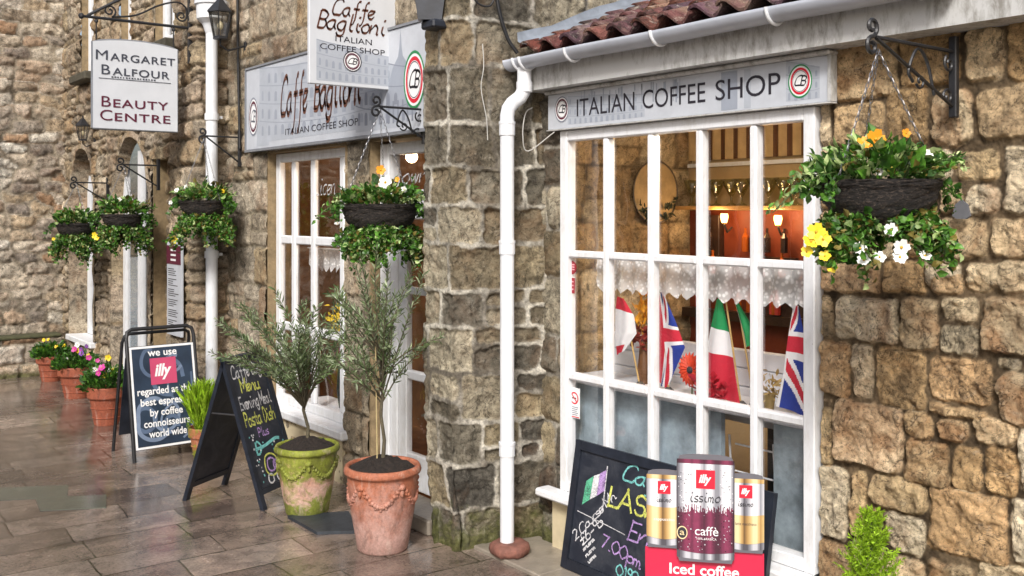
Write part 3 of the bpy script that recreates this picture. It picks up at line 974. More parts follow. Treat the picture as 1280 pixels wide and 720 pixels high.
# ------------------------------------------------------------------ building: end house that closes the street
endh = thing('end_house', 'pale rubble stone house wall closing the far left end of the street', 'building', (2.0, 13.4, 0))
stone_wall('wall', M_end, endh, (-3.0, 13.4, 0), (1, 0, 0), (0, -1, 0), (0, 6.3), (0, 6.6), .022, lay_rubble, 91, depth=.022, edge=.02, rough=.022, jut=.018, w=.30, h=.15, warp=.045)
stone_wall('plinth', M_end, endh, (-3.0, 13.15, 0), (1, 0, 0), (0, -1, 0), (0, 6.1), (0, .46), .022, lay_coursed, 92, depth=.03, rough=.02, rows=(.2, .26), wid=(.3, .6))
b = MB(); b.box((-3.0, 13.11, .455), (3.1, 13.38, .50), bev=.015); b.build('plinth_cap', plain('mossy_cap', '#4a4a32', .9, var=.5, scale=14, bmp=.7), endh, world=True)

# ------------------------------------------------------------------ building: coffee shop on the right
shop = thing('coffee_shop', 'low sandstone coffee shop with tiled lean-to roof and wide white paned window', 'building', (3.8, 2.5, 0))
stone_wall('wall', M_right, shop, (3.832, .2, 0), (0, 1, 0), (-1, 0, 0), (0, 2.47), (0, 2.72), .0058, lay_blocks, 113, depth=.022, edge=.010, rough=.020, rows=(.24, .40), wid=(.24, .50), split=.3, joint=.004, jut=.018, boxes=[(2.187,2.478,1.649,1.788),(1.977,2.18,1.661,1.798),(1.82,1.97,1.667,1.785),(1.696,1.812,1.68,1.801),(1.548,1.69,1.684,1.821),(2.41,2.502,1.434,1.63),(2.101,2.398,1.44,1.638),(1.924,2.092,1.433,1.654),(1.763,1.914,1.554,1.661),(1.757,1.914,1.429,1.549),(1.548,1.747,1.45,1.674),(2.329,2.502,1.18,1.431),(2.215,2.322,1.189,1.432),(1.981,2.205,1.171,1.44),(1.696,1.973,1.231,1.423),(1.724,1.966,1.175,1.222),(1.593,1.682,1.392,1.442),(1.548,1.686,1.185,1.387),(2.418,2.502,0.868,1.127),(2.085,2.41,0.895,1.182),(1.941,2.081,1.063,1.171),(1.798,1.928,1.074,1.172),(1.599,1.788,1.091,1.208),(1.877,2.074,0.878,1.064),(1.738,1.867,0.889,1.076),(1.606,1.73,0.9,1.088),(1.513,1.599,0.93,1.186),(2.334,2.502,0.555,0.868),(2.245,2.324,0.59,0.873),(1.973,2.229,0.745,0.892),(1.639,1.973,0.623,0.897),(1.513,1.632,0.669,0.917),(1.981,2.164,0.578,0.741),(2.171,2.317,0.437,0.594),(2.326,2.502,0.344,0.546),(1.977,2.164,0.406,0.569),(1.773,1.968,0.448,0.596),(1.513,1.765,0.502,0.651),(2.107,2.42,2.479,2.809),(1.833,2.096,2.511,2.755),(1.662,1.823,2.504,2.722),(1.543,1.653,2.489,2.734),(2.429,2.504,2.497,2.733),(2.166,2.42,2.287,2.471),(1.965,2.155,2.272,2.51),(1.781,1.954,2.262,2.492),(1.543,1.772,2.272,2.483),(2.433,2.504,2.297,2.486),(2.296,2.504,2.184,2.283),(1.674,1.856,2.125,2.25),(1.543,1.665,1.994,2.26),(1.823,1.917,1.99,2.118),(1.674,1.814,1.984,2.115),(1.724,1.91,1.82,1.978),(1.543,1.712,1.821,1.982),(1.65,1.814,1.699,1.807),(1.823,1.989,1.694,1.804),(2.324,2.504,2.011,2.173),(2.332,2.504,1.791,2.0),(2.074,2.284,2.017,2.268),(1.866,2.063,2.127,2.257),(2.114,2.316,1.799,2.007),(1.92,2.103,1.806,2.01),(1.543,1.641,1.759,1.81)])
stone_wall('wall', M_pier, shop, (3.825, 4.44, 0), (0, 1, 0), (-1, 0, 0), (0, .2), (0, 2.72), .012, lay_coursed, 114, depth=.02, edge=.03, rough=.012, rows=(.22, .34), wid=(.2, .3), split=.0)
b = MB(); b.box((3.78, 2.68, .02), (3.86, 4.50, .325)); b.build('plinth', M_cream, shop, world=True)
b = MB()
b.box((3.66, .2, 2.715), (3.685, 4.62, 2.90)); b.box((3.685, .2, 2.715), (3.86, 4.62, 2.733))
b.build('fascia_board', M_fascia, shop, world=True)
b = MB(); b.box((3.803, 2.66, 2.477), (3.862, 4.46, 2.714)); b.build('lintel', M_fascia, shop, world=True)
# roof: pantiles in overlapping courses
pitch = math.atan(.38)
rng = random.Random(2)
V0 = Vector((3.60, 0, 2.905)); sl = Vector((math.cos(pitch), 0, math.sin(pitch))); nl = Vector((-math.sin(pitch), 0, math.cos(pitch)))
rf = MB(); attr = []
cw = .185; ch = .24
for r_ in range(14):
    for c_ in range(24):
        yb = 4.56 - c_ * cw + rng.uniform(-.008, .008)
        s0 = r_ * ch + rng.uniform(-.012, .012); s1 = s0 + ch + .07
        ra, rb = rng.random(), rng.random()
        n = 10; V = []; lift = rng.uniform(0, .006)
        for k, (sv, up) in enumerate(((s0, .036), (s1, .004))):
            for th in (0, -.016):
                for j in range(n + 1):
                    q = j / n
                    hgt = .034 * math.sin(q * 2 * math.pi * .98 + .4) + .016
                    pnt = V0 + sl * sv + nl * (hgt + up + th + lift) + Vector((0, yb - q * (cw + .022), 0))
                    V.append(tuple(pnt))
        F = []; m1 = n + 1
        for j in range(n):
            F += [(j, j + 1, 2 * m1 + j + 1, 2 * m1 + j), (m1 + j + 1, m1 + j, 3 * m1 + j, 3 * m1 + j + 1), (j + 1, j, m1 + j, m1 + j + 1)]
        F += [(0, 2 * m1, 3 * m1, m1), (n, m1 + n, 3 * m1 + n, 2 * m1 + n)]
        rf.add(V, F); attr += [(ra, rb, 1, 1)] * len(V)
M_tile = stone_mat('red_pantile', ['#6a3a30', '#7d4538', '#57404a', '#7c4c3e', '#5d4c58', '#70392e'], '#444444', dark='#1d1f14', dark_amt=.95, iron='#a08c74', iron_amt=.5, pale_amt=.65, fine=2.0, bump_s=.5)
roof = rf.build('roof', M_tile, shop, world=True, attr=attr)
b = MB()
b.add([tuple(V0 + sl * s_ + nl * -.03 + Vector((0, y_, 0))) for s_, y_ in ((0, .2), (0, 4.62), (3.4, 4.62), (3.4, .2))], [(0, 1, 2, 3)])
b.build('roof_felt', plain('roof_felt', (.02, .02, .02), .9), roof, world=True)
# lead flashing dressed up the gable wall
fv = []; ff = []
for i in range(24):
    s_ = -.02 + i * .14
    w_ = .035 + .010 * math.sin(i * 2.1) + (.0 if i % 5 else .02)
    P0 = V0 + sl * s_
    fv += [(P0.x, 4.50, P0.z + .075), (P0.x, 4.545, P0.z + .085 + .006 * (i % 2)), (P0.x, 4.578, P0.z + .10), (P0.x, 4.585, P0.z + .10 + w_)]
for i in range(23):
    for j in range(3):
        a = 4 * i + j; ff.append((a, a + 1, a + 5, a + 4))
b = MB(); b.add(fv, ff); b.build('flashing', M_lead, shop, smooth=True, world=True)
# the big window
WY = [2.685, 3.03, 3.36, 3.70, 4.05, 4.44]
win = sash(shop, 'window', 3.785, [2.685, 3.035, 3.375, 3.715, 4.06, 4.44], [.37, 1.045, 1.755, 2.475], fw=.062, bw=.042, dep=.075, gx=.045)
s = MB(); s.box((3.69, 2.62, .325), (3.80, 4.56, .372), bev=.012)
s.build('sill', M_white, win, world=True)
# the room inside, with a stone side wall
rm = MB()
rm.box((5.10, .9, .03), (5.12, 4.70, 2.66)); rm.box((3.87, .9, 2.60), (5.10, 4.7, 2.62)); rm.box((3.87, .88, .03), (5.1, .9, 2.6))
rm.box((3.865, .9, .01), (5.1, 4.7, .03)); rm.box((3.862, .9, .03), (3.868, 2.66, 2.6))
rm.build('room', plain('warm_cream_plaster', '#b89c70', .8, var=.15, scale=3), shop, world=True)
M_side = stone_mat('side_wall_stone', ['#b29a74', '#c2ad88', '#a88f68', '#cdbb98'], '#a08d70', dark_amt=.35, iron_amt=.4, pale_amt=.3)
stone_wall('room_side_wall', M_side, shop, (3.87, 4.62, 0), (1, 0, 0), (0, -1, 0), (0, 1.22), (.03, 2.6), .018, lay_coursed, 131, depth=.02, rough=.01, rows=(.25, .4), wid=(.3, .6))

# ------------------------------------------------------------------ opposite side of the street (seen only in the window reflections)
opp = thing('house_across_street', 'grey stone house across the street mirrored in the shop window panes', 'building', (-4.2, 8.0, 0))
M_opp = stone_mat('opposite_stone', ['#6f6454', '#80745f', '#5d564a', '#8a7d68'], '#6a6152')
OW = [(1.2, 2.4), (4.2, 5.4), (7.2, 8.4), (10.2, 11.4)]
stone_wall('wall', M_opp, opp, (-4.2, 1.5, 0), (0, 1, 0), (1, 0, 0), (0, 13.5), (0, 5.6), .06, lay_coursed, 151, depth=.03, rough=.02, rows=(.22, .36), wid=(.3, .6), holes=[(a, c, z, z + 1.5) for a, c in OW for z in (.9, 3.4)])
for a, c in OW:
    for z in (.9, 3.4):
        m = MB(); m.box((-4.30, 1.5 + a, z), (-4.25, 1.5 + a + .08, z + 1.5)); m.box((-4.30, 1.5 + c - .08, z), (-4.25, 1.5 + c, z + 1.5)); m.box((-4.3, 1.5 + (a + c) / 2 - .03, z), (-4.25, 1.5 + (a + c) / 2 + .03, z + 1.5))
        w = m.build('window', M_white, opp, world=True)
        p = MB(); p.box((-4.29, 1.5 + a + .081, z), (-4.27, 1.5 + c - .081, z + 1.5)); p.build('pane', plain('dark_pane', (.03, .035, .04), .05), w, world=True)

# ------------------------------------------------------------------ signs
def emblem(mb, o, u, v, n, r, sx=1.0, base=0, lift=.002, ry=None):
    """oval badge: white field, red and green rings, script initials; materials base.. = white, green, red, grey"""
    mb.art(disc(r, 40, sx), o, u, v, n, lift, base)
    mb.art(ring(r * .90, r, 40, sx), o, u, v, n, lift + .001, base + 1)
    mb.art(ring(r * .66, r * .80, 40, sx), o, u, v, n, lift + .001, base + 2)
    mb.art(ring(r * .60, r * .63, 40, sx), o, u, v, n, lift + .001, base + 3)
    a = handwrite('CB', r * .55, r * .09, 'nib', .3, random.Random(2), .6)
    a = (a[0] * (sx, 1), a[1])
    mb.art(shift(a, -r * .45 * sx, -r * .25), o, u, v, n, lift + .001, base + 3)

def colosseum(W, H, rng, tiers=4, cols=11):
    """pale arcaded ruin: arches on curved tiers as flat shapes"""
    out = []
    top_ = [(1 - .55 * max(0, i / 16 - .45) ** 1.2) - .10 * (1 - (2 * i / 16 - 1) ** 2) + .1 + rng.uniform(-.03, .02) * (i > 8) for i in range(17)]
    out.append(poly([(0, .02), (W, .02)] + [(W * i / 16, H * top_[i]) for i in range(16, -1, -1)]))
    for t in range(tiers):
        for c in range(cols):
            x = (c + .5) / cols
            top = 1 - .55 * max(0, x - .45) ** 1.2
            y0 = (t + .12) / tiers * top; h = .55 / tiers * top
            bow = -.10 * (1 - (2 * x - 1) ** 2) * (1 if t else .3)
            w = .50 / cols * (.55 + .45 * math.sin(math.pi * x))
            if t == tiers - 1 and rng.random() < .35:
                continue
            P = [(x - w / 2, y0), (x + w / 2, y0)] + [(x + w / 2 * math.cos(q * math.pi / 6), y0 + h * .7 + h * .3 * math.sin(q * math.pi / 6)) for q in range(0, 7)]
            out.append(poly([(a * W, (b + bow + .1) * H) for a, b in P]))
        P = []
        for sgn in (0, 1):
            for c in (range(13) if sgn == 0 else range(12, -1, -1)):
                x = c / 12; top = 1 - .55 * max(0, x - .45) ** 1.2
                P.append((x * W, ((t + .93 + .05 * sgn) / tiers * top - .10 * (1 - (2 * x - 1) ** 2) + .1) * H))
        out.append(poly(P))
    return out

# fascia sign of the cafe
fs = thing('fascia_sign', 'long pale cafe sign with script lettering above the cafe window and door', 'sign', (3.47, 6.76, 2.53))
b = MB(); b.box((3.44, 5.31, 2.535), (3.49, 8.22, 3.225), 0, bev=.004)
b.build('board', M_board, fs, world=True)
b = MB(); b.box((3.425, 5.30, 2.515), (3.492, 8.23, 2.534)); b.box((3.43, 5.30, 3.2255), (3.492, 8.23, 3.243)); b.box((3.43, 8.2205, 2.535), (3.491, 8.235, 3.225)); b.box((3.43, 5.296, 2.535), (3.491, 5.3095, 3.225))
b.build('frame', plain('grey_sign_trim', (.20, .21, .23), .45), fs, world=True)
o_, u_, n_ = (3.44, 8.22, 2.535), (0, -1, 0), (-1, 0, 0)
def onsign(mb, a, x, z, lift=.002, mat=0):
    mb.art(shift(a, x, z), o_, u_, Z, n_, lift, mat)
pr = MB(); rg = random.Random(8)
for i, q in enumerate(colosseum(1.95, .60, rg, 4, 15)):
    onsign(pr, q, .28, .03, .0012 if i else .0008, 0 if i else 2)
for i, q in enumerate(colosseum(.70, .50, rg, 3, 7)):
    onsign(pr, q, 1.95, .01, .0016 if i else .0010, (1 if i % 3 else 0) if i else 2)
dome = [(.0, 0), (.03, .2), (.10, .33), (.17, .40), (.185, .46), (.20, .58), (.215, .46), (.23, .40), (.30, .33), (.37, .2), (.40, 0)]
onsign(pr, poly(dome), 2.36, .10, .0012, 0)
for k in range(6):
    onsign(pr, rect(.03 + k * .06, .04, .05 + k * .06, .19), 2.37, .02, .0018, 1)
onsign(pr, poly([(0, .0), (.25, .0), (.23, .3), (.15, .52), (.10, .50), (.02, .3)]), .22, .02, .0010, 2)
pr.build('picture_print', [M_print1, M_print2, plain('pale_blue_print', (.41, .44, .49), .45, var=.10, scale=5)], fs, world=True)
tx = MB()
onsign(tx, handwrite('Caffe', .29, .050, 'nib', .34, random.Random(1), .92, fit=.50, jit=.1), .70, .255, .003)
onsign(tx, handwrite('Baglioni', .29, .052, 'nib', .34, random.Random(1), .92, fit=.76, jit=.1), 1.29, .255, .003)
tx.build('script_lettering', M_brown, fs, world=True)
tx = MB(); onsign(tx, text('ITALIAN COFFEE SHOP', .072, 1.20), .79, .083, .003)
tx.build('lettering', M_dark, fs, world=True)
em = MB(); emblem(em, (3.44, 8.22 - .155, 2.815), u_, Z, n_, .165, .62, 0, .002)
em.build('emblem', [M_wtext, M_print2, M_maroon, M_print2], fs, world=True)
em = MB(); emblem(em, (3.44, 8.22 - 2.735, 2.86), u_, Z, n_, .19, .68, 0, .003)
em.build('emblem', [M_wtext, M_green, M_red, M_dark], fs, world=True)

# projecting sign of the cafe
ps = thing('hanging_sign', 'square pale cafe sign with brown script jutting out over the long fascia sign', 'sign', (3.2, 5.83, 2.82))
b = MB(); b.box((2.855, 5.815, 2.825), (3.497, 5.845, 3.66), bev=.004)
b.build('board', plain('white_sign_board', (.60, .62, .65), .4, var=.06, scale=4), ps, world=True)
b = MB(); b.tube([(2.80, 5.83, 3.70), (3.52, 5.83, 3.70)], .012, 8); b.tube([(2.95, 5.83, 3.70), (2.95, 5.83, 3.655)], .006, 6); b.tube([(3.40, 5.83, 3.70), (3.40, 5.83, 3.655)], .006, 6)
b.build('bracket', M_iron, ps, world=True)
o_, u_, n_ = (2.855, 5.815, 2.825), (1, 0, 0), (0, -1, 0)
pr = MB()
for i, q in enumerate(colosseum(.58, .26, random.Random(4), 3, 12)):
    onsign(pr, q, .05, .004, .0012 if i else .0008, 0 if i else 1)
pr.build('picture_print', [M_print1, _mc['pale_blue_print']], ps, world=True)
tx = MB()
onsign(tx, handwrite('Caffe', .105, .017, 'nib', .38, random.Random(1), .95, fit=.325, jit=.1), .16, .462, .002)
onsign(tx, handwrite('Baglioni', .115, .017, 'nib', .38, random.Random(1), .95, fit=.52, jit=.1), .05, .365, .002)
tx.build('script_lettering', M_brown, ps, world=True)
tx = MB(); onsign(tx, text('ITALIAN', .054, .27), .185, .288, .002); onsign(tx, text('COFFEE SHOP', .054, .48), .075, .228, .002)
tx.build('lettering', M_dark, ps, world=True)
em = MB(); emblem(em, (3.164, 5.815, 2.992), u_, Z, n_, .068, 1.0)
em.build('emblem', [M_wtext, M_dark, M_maroon, M_dark], ps, world=True)

# beauty centre sign and its long bracket
ms = thing('beauty_centre_sign', 'white arched beauty centre sign hanging from a long iron bracket', 'sign', (2.7, 8.87, 2.715))
def archtop(x0, x1, z0, z1, rise, n=14):
    return [(x0, z0), (x1, z0)] + [(x1 + (x0 - x1) * i / n, z1 + rise * (1 - (2 * i / n - 1) ** 2)) for i in range(n + 1)]
b = MB(); b.prism(archtop(-.36, .36, 0, .735, .035), (2.70, 8.885, 2.718), (1, 0, 0), Z, (0, -1, 0), .03)
b.build('board', plain('white_sign_board', (.72, .72, .74)), ms, world=True)
b = MB(); P = archtop(-.36, .36, 0, .735, .035)
b.tube([(2.70 + x, 8.87, 2.718 + z) for x, z in P + [P[0]]], .014, 6)
b.build('frame', plain('grey_sign_trim', (.2, .21, .23)), ms, world=True)
b = MB()
for x in (2.37, 3.03):
    b.tube([(x, 8.87, 3.47), (x, 8.87, 3.655)], .006, 6); b.ball((x, 8.87, 3.63), .018, 8)
b.build('hanger', M_iron, ms, world=True)
o_, u_, n_ = (2.34, 8.854, 2.718), (1, 0, 0), (0, -1, 0)
def smallcaps(mb, word, x, z, cap, small, w, mat=0):
    a = text(word[0], cap * 1.39); wa = a[0][:, 0].max() * 1.25
    a = (a[0] * (1.25, 1), a[1])
    onsign(mb, a, x, z, .003, mat)
    onsign(mb, text(word[1:], small * 1.39, w - wa - .02, bold=.012, spacing=1.12), x + wa + .02, z, .003, mat)
tx = MB()
smallcaps(tx, 'MARGARET', .022, .585, .088, .066, .675); smallcaps(tx, 'BALFOUR', .068, .462, .088, .066, .58)
onsign(tx, rect(.045, .425, .66, .430), 0, 0, .003)
rg = random.Random(6)
for k in range(16):
    onsign(tx, rect(0, 0, rg.uniform(.008, .018), .012), .15 + k * .024, .438, .003)
tx.build('lettering', plain('slate_print', '#3c3f4a', .5, var=.05), ms, world=True)
tx = MB(); smallcaps(tx, 'BEAUTY', .068, .185, .095, .072, .57); smallcaps(tx, 'CENTRE', .056, .068, .095, .072, .60)
tx.build('lettering', M_maroon, ms, world=True)

def spiral(cx, cz, r0, r1, a0, turns, y=0.0, n=28):
    return [(cx + (r0 + (r1 - r0) * i / n) * math.cos(a0 + turns * 2 * math.pi * i / n), y, cz + (r0 + (r1 - r0) * i / n) * math.sin(a0 + turns * 2 * math.pi * i / n)) for i in range(n + 1)]

br = thing('sign_bracket', 'long black iron bracket with scrollwork carrying the beauty centre sign', 'bracket', (3.2, 8.87, 3.66))
b = MB(); b.box((-.04, -.02, -.32), (.02, .02, .38), bev=.004); b.build('wall_plate', M_iron, br)
b = MB(); b.tube([(-.03, 0, 0), (-.93, 0, 0)], .013, 8); b.ball((-.95, 0, 0), .026, 8); b.build('arm', M_iron, br)
b = MB(); b.tube([(-.90, 0, .01), (-.70, 0, .14), (-.3, 0, .38)], .012, 8); b.build('stay', M_iron, br)
b = MB(); b.tube([tuple(p) for p in np.column_stack([crom([(-.70, .02), (-.5, .06), (-.3, .17), (-.14, .22), (-.06, .18), (-.05, .10)], 6)[:, 0], np.zeros(31 - 0)[:31], crom([(-.70, .02), (-.5, .06), (-.3, .17), (-.14, .22), (-.06, .18), (-.05, .10)], 6)[:, 1]])], .008, 6)
b.build('scroll', M_iron, br); b = MB(); b.tube(spiral(-.10, .10, .05, .012, 0, -1.4), .008, 6); b.build('scroll', M_iron, br); b = MB(); b.tube(spiral(-.72, .07, .055, .012, -1.2, 1.5), .008, 6)
b.build('scroll', M_iron, br)

# sign over the coffee shop window
ws = thing('shop_sign', 'long pale coffee shop sign above the wide paned window under the gutter', 'sign', (3.78, 3.55, 2.48))
b = MB(); b.box((3.762, 2.595, 2.484), (3.80, 4.52, 2.69), bev=.003)
b.build('board', M_board, ws, world=True)
b = MB(); b.box((3.735, 2.575, 2.690), (3.81, 4.53, 2.712), bev=.008); b.box((3.752, 2.578, 2.486), (3.80, 2.5945, 2.689)); b.box((3.75, 2.578, 2.4775), (3.80, 4.52, 2.4835))
b.build('moulding', M_fascia, ws, world=True)
o_, u_, n_ = (3.762, 4.52, 2.484), (0, -1, 0), (-1, 0, 0)
pr = MB(); rg = random.Random(12)
for i, q in enumerate(colosseum(.62, .17, rg, 3, 14)):
    onsign(pr, q, .18, .0, .0012 if i else .0008, 0 if i else 2)
for k in range(26):
    x = rg.uniform(.15, 1.05); h = rg.uniform(.03, .12)
    onsign(pr, rect(0, 0, rg.uniform(.004, .012), h), x, .205 - h - rg.uniform(0, .03), .0015, 0)
onsign(pr, rect(0, 0, .10, .185), 1.32, .01, .0015, 0); onsign(pr, rect(0, 0, .04, .185), 1.46, .01, .0016, 2)
for i, q in enumerate(colosseum(.18, .19, rg, 3, 5)):
    onsign(pr, q, 1.70, .0, .0012 if i else .0008, 0 if i else 2)
pr.build('picture_print', [M_print1, M_print2, plain('pale_blue_print', (.56, .60, .66))], ws, world=True)
tx = MB()
onsign(tx, text('ITALIAN', .142, .465), .26, .062, .002); onsign(tx, text('COFFEE', .142, .435), .785, .062, .002); onsign(tx, text('SHOP', .142, .385), 1.285, .062, .002)
tx.build('lettering', M_dark, ws, world=True)
em = MB(); emblem(em, (3.762, 4.39, 2.598), u_, Z, n_, .075, .85); em.build('emblem', [M_wtext, M_print2, M_maroon, M_dark], ws, world=True)
em = MB(); emblem(em, (3.762, 2.742, 2.590), u_, Z, n_, .076, .85); em.build('emblem', [M_wtext, M_green, M_red, M_dark], ws, world=True)

# menu board on the rubble house
mb_ = thing('menu_board', 'tall narrow white menu board with maroon heading on the rubble wall', 'sign', (3.16, 9.14, .86))
b = MB(); b.box((3.125, 8.95, .86), (3.15, 9.33, 1.76), bev=.003); b.build('board', M_board, mb_, world=True)
b = MB(); b.box((3.12, 8.955, 1.52), (3.1248, 9.325, 1.69))
b.build('heading', M_maroon, mb_, world=True)
b = MB(); rg = random.Random(3)
for k in range(3):
    b.art(rect(0, 0, .14, .018), (3.12, 9.21, 1.64 - k * .045), (0, -1, 0), Z, (-1, 0, 0), .001, 1)
for k in range(30):
    if k % 5 == 4: continue
    b.art(rect(0, 0, rg.uniform(.12, .28), .008), (3.125, 9.29, 1.47 - k * .019), (0, -1, 0), Z, (-1, 0, 0), .001, 0)
b.build('printed_lines', [M_dark, M_wtext], mb_, world=True)

# ------------------------------------------------------------------ gutter, downpipes, cables, lanterns
gt = thing('gutter', 'pale grey half round gutter along the tiled eave of the coffee shop', 'gutter', (3.6, 2.4, 2.86))
g = MB(); V = []; F = []; ysn = np.linspace(1.95, 4.66, 20); n = 12
prof = [(.062 * math.cos(math.pi + math.pi * i / n), .062 * math.sin(math.pi + math.pi * i / n)) for i in range(n + 1)] + [(.057 * math.cos(-math.pi * i / n), .057 * math.sin(-math.pi * i / n)) for i in range(n + 1)]
k = len(prof)
for y in ysn:
    V += [(3.592 + a, y, 2.895 + c + .002 * math.sin(y * 5)) for a, c in prof]
for i in range(len(ysn) - 1):
    for j in range(k):
        F.append((i * k + j, i * k + (j + 1) % k, (i + 1) * k + (j + 1) % k, (i + 1) * k + j))
F += [tuple(range(k)), tuple(range((len(ysn) - 1) * k, len(ysn) * k))[::-1]]
g.add(V, F)
for e, y in ((0, 1.945), (1, 4.665)):
    P = [(3.592 + .06 * math.cos(math.pi + math.pi * i / n), y, 2.895 + .06 * math.sin(math.pi + math.pi * i / n)) for i in range(n + 1)]
    g.add(P, [tuple(range(n + 1))])
g.build('trough', plain('grey_gutter', (.40, .42, .47), .35, var=.12, scale=4), gt, smooth=True, world=True)
for y in (1.99, 2.03, 2.07, 2.75, 3.45, 4.10, 4.50, 4.56):
    m = MB(); m.tube([(3.592 + .067 * math.cos(math.pi + math.pi * i / 14), y, 2.895 + .067 * math.sin(math.pi + math.pi * i / 14)) for i in range(15)] + [(3.66, y, 2.90)], .009, 6)
    m.build('gutter_bracket', M_white2, gt, smooth=True, world=True)

dp = thing('downpipe', 'white plastic downpipe with a swan neck on the rough stone pier', 'downpipe', (3.50, 4.575, 0))
b = MB(); b.tube([(3.50, 4.575, .07), (3.50, 4.575, 2.50)], .041, 20); b.build('pipe', M_white2, dp, smooth=True, world=True)
b = MB(); b.tube([tuple(p) for p in [(3.50, 4.575, 2.50), (3.50, 4.575, 2.56), (3.508, 4.572, 2.60), (3.53, 4.565, 2.632), (3.575, 4.55, 2.668), (3.595, 4.545, 2.70), (3.60, 4.54, 2.74), (3.60, 4.54, 2.86)]], .042, 20)
b.build('swan_neck', M_white2, dp, smooth=True, world=True)
for z in (.62, 1.79, 2.48):
    b = MB(); b.tube([(3.50, 4.575, z - .035), (3.50, 4.575, z + .035)], .0465, 20); b.tube([(3.50, 4.575, z + .03), (3.50, 4.575, z + .045)], .049, 20)
    b.build('collar', M_white2, dp, smooth=False, world=True)
b = MB(); b.tube([(3.60, 4.54, 2.70), (3.60, 4.54, 2.76)], .047, 20); b.build('collar', M_white2, dp, world=True)
sh = MB(); rg = random.Random(1)
sh.lathe([(.085, 0), (.105, .008), (.115, .035), (.108, .062), (.09, .072), (.05, .068)], (0, 0, .02), 28, 0, lambda i, j, n: .006 * math.sin(j * 1.3) + .004 * math.sin(j * 2.9))
sc = sh.build('drain_collar', plain('worn_red_clay', '#7c5246', .8, var=.4, scale=14, bmp=.6), None, smooth=True)
sc.location = (3.50, 4.55, 0)
tag(sc, 'worn red clay collar at the foot of the white downpipe by the pier', 'drain collar')

d2 = thing('downpipe', 'tall white downpipe with hopper head between the rubble house and the cafe', 'downpipe', (3.30, 8.65, 0))
b = MB(); b.tube([(3.30, 8.66, .05), (3.30, 8.66, 3.62)], .052, 18); b.build('pipe', M_white2, d2, smooth=True, world=True)
b = MB(); b.lathe([(.055, 0), (.075, .06), (.085, .08), (.13, .12), (.135, .24), (.15, .25), (.15, .28), (.12, .285)], (3.30, 8.66, 3.60), 20); b.tube([(3.30, 8.66, 3.86), (3.30, 8.66, 4.7)], .052, 16)
b.build('hopper', M_white2, d2, world=True)
for z in (1.62, 2.85):
    b = MB(); b.tube([(3.30, 8.66, z - .03), (3.30, 8.66, z + .03)], .062, 18); b.box((3.29, 8.66, z - .012), (3.40, 8.74, z + .012)); b.build('collar', M_white2, d2, world=True)

def cable(name, pts, r, mat, label):
    m = MB(); P = np.array(pts, float)
    Q = np.column_stack([crom(P[:, [0, 1]], 6), crom(P[:, [0, 2]], 6)[:, 1]])
    m.tube([tuple(q) for q in Q], r, 6)
    tag(m.build(name, mat, None, smooth=True), label, 'cable')
cable('cable', [(3.46, 4.62, 4.6), (3.45, 4.62, 3.9), (3.45, 4.62, 3.4), (3.46, 4.61, 3.2), (3.52, 4.60, 3.02), (3.58, 4.58, 2.93)], .012, M_cable, 'black cable running down the pier to the gutter end')
cable('cable', [(3.44, 4.60, 3.26), (3.40, 4.61, 3.19), (3.33, 4.63, 3.20), (3.29, 4.64, 3.27), (3.31, 4.64, 3.36), (3.38, 4.62, 3.37), (3.43, 4.60, 3.30)], .006, M_cable, 'loop of thin black wire beside the cable at the top of the pier')
cable('cable', [(3.40, 4.68, 2.98), (3.405, 4.675, 2.85), (3.39, 4.68, 2.72), (3.42, 4.67, 2.55), (3.43, 4.67, 2.42)], .0028, M_wcable, 'thin white wire hanging down the pier face left of the swan neck')
cable('cable', [(3.70, 4.59, 2.62), (3.64, 4.58, 2.58), (3.62, 4.58, 2.45), (3.66, 4.58, 2.36), (3.755, 4.45, 2.47)], .0035, M_wcable, 'white wire looping by the left end of the coffee shop sign')
cable('cable', [(3.46, 8.45, 4.2), (3.455, 8.45, 3.7), (3.46, 8.44, 3.1), (3.455, 8.40, 2.56)], .012, M_cable, 'black cable down the cafe wall left of the long fascia sign')

def lantern(name, label, loc, s, rz, arm):
    t = thing(name, label, 'lantern', loc, rz)
    m = MB(); n = 6
    for z, r in ((.0, .07), (.25, .12)):
        m.tube([(r * s * math.cos(i * math.pi / 3), r * s * math.sin(i * math.pi / 3), z * s) for i in range(7)], .008 * s, 5)
    for i in range(6):
        c_, s_ = math.cos(i * math.pi / 3), math.sin(i * math.pi / 3)
        m.tube([(.07 * s * c_, .07 * s * s_, 0), (.12 * s * c_, .12 * s * s_, .25 * s)], .007 * s, 5)
    m.lathe([(.08 * s, -.02 * s), (.075 * s, 0)], (0, 0, 0), 6); m.lathe([(.14 * s, .25 * s), (.13 * s, .27 * s), (.06 * s, .35 * s), (.045 * s, .37 * s), (.02 * s, .40 * s), (.012 * s, .44 * s)], (0, 0, 0), 6)
    m.build('frame', M_iron, t)
    p = MB(); p.lathe([(.068 * s, .003), (.117 * s, .248 * s)], (0, 0, 0), 6); p.build('glass', glass_mat('lantern_glass', (.9, .9, .88), .12, .1), t)
    q = MB(); q.ball((0, 0, .12 * s), .03 * s, 10, sc=(1, 1, 1.5)); q.build('bulb', plain('opal_bulb', (.8, .7, .45), .3), t)
    a = MB(); a.tube([(0, 0, -.02 * s), (0, 0, -.08 * s), (arm * .3, 0, -.13 * s), (arm, 0, -.06 * s)], .010 * s, 6); a.box((arm - .01, -.03 * s, -.14 * s), (arm + .015, .03 * s, .06 * s), bev=.004)
    a.build('bracket', M_iron, t)
    return t
lantern('wall_lantern', 'black glass sided lantern beside the hopper of the tall white downpipe', (3.27, 8.38, 3.52), .85, 0, .23)
lantern('wall_lantern', 'small black lantern on the rubble wall left below the beauty centre sign', (3.06, 12.0, 2.83), .62, 0, .13)
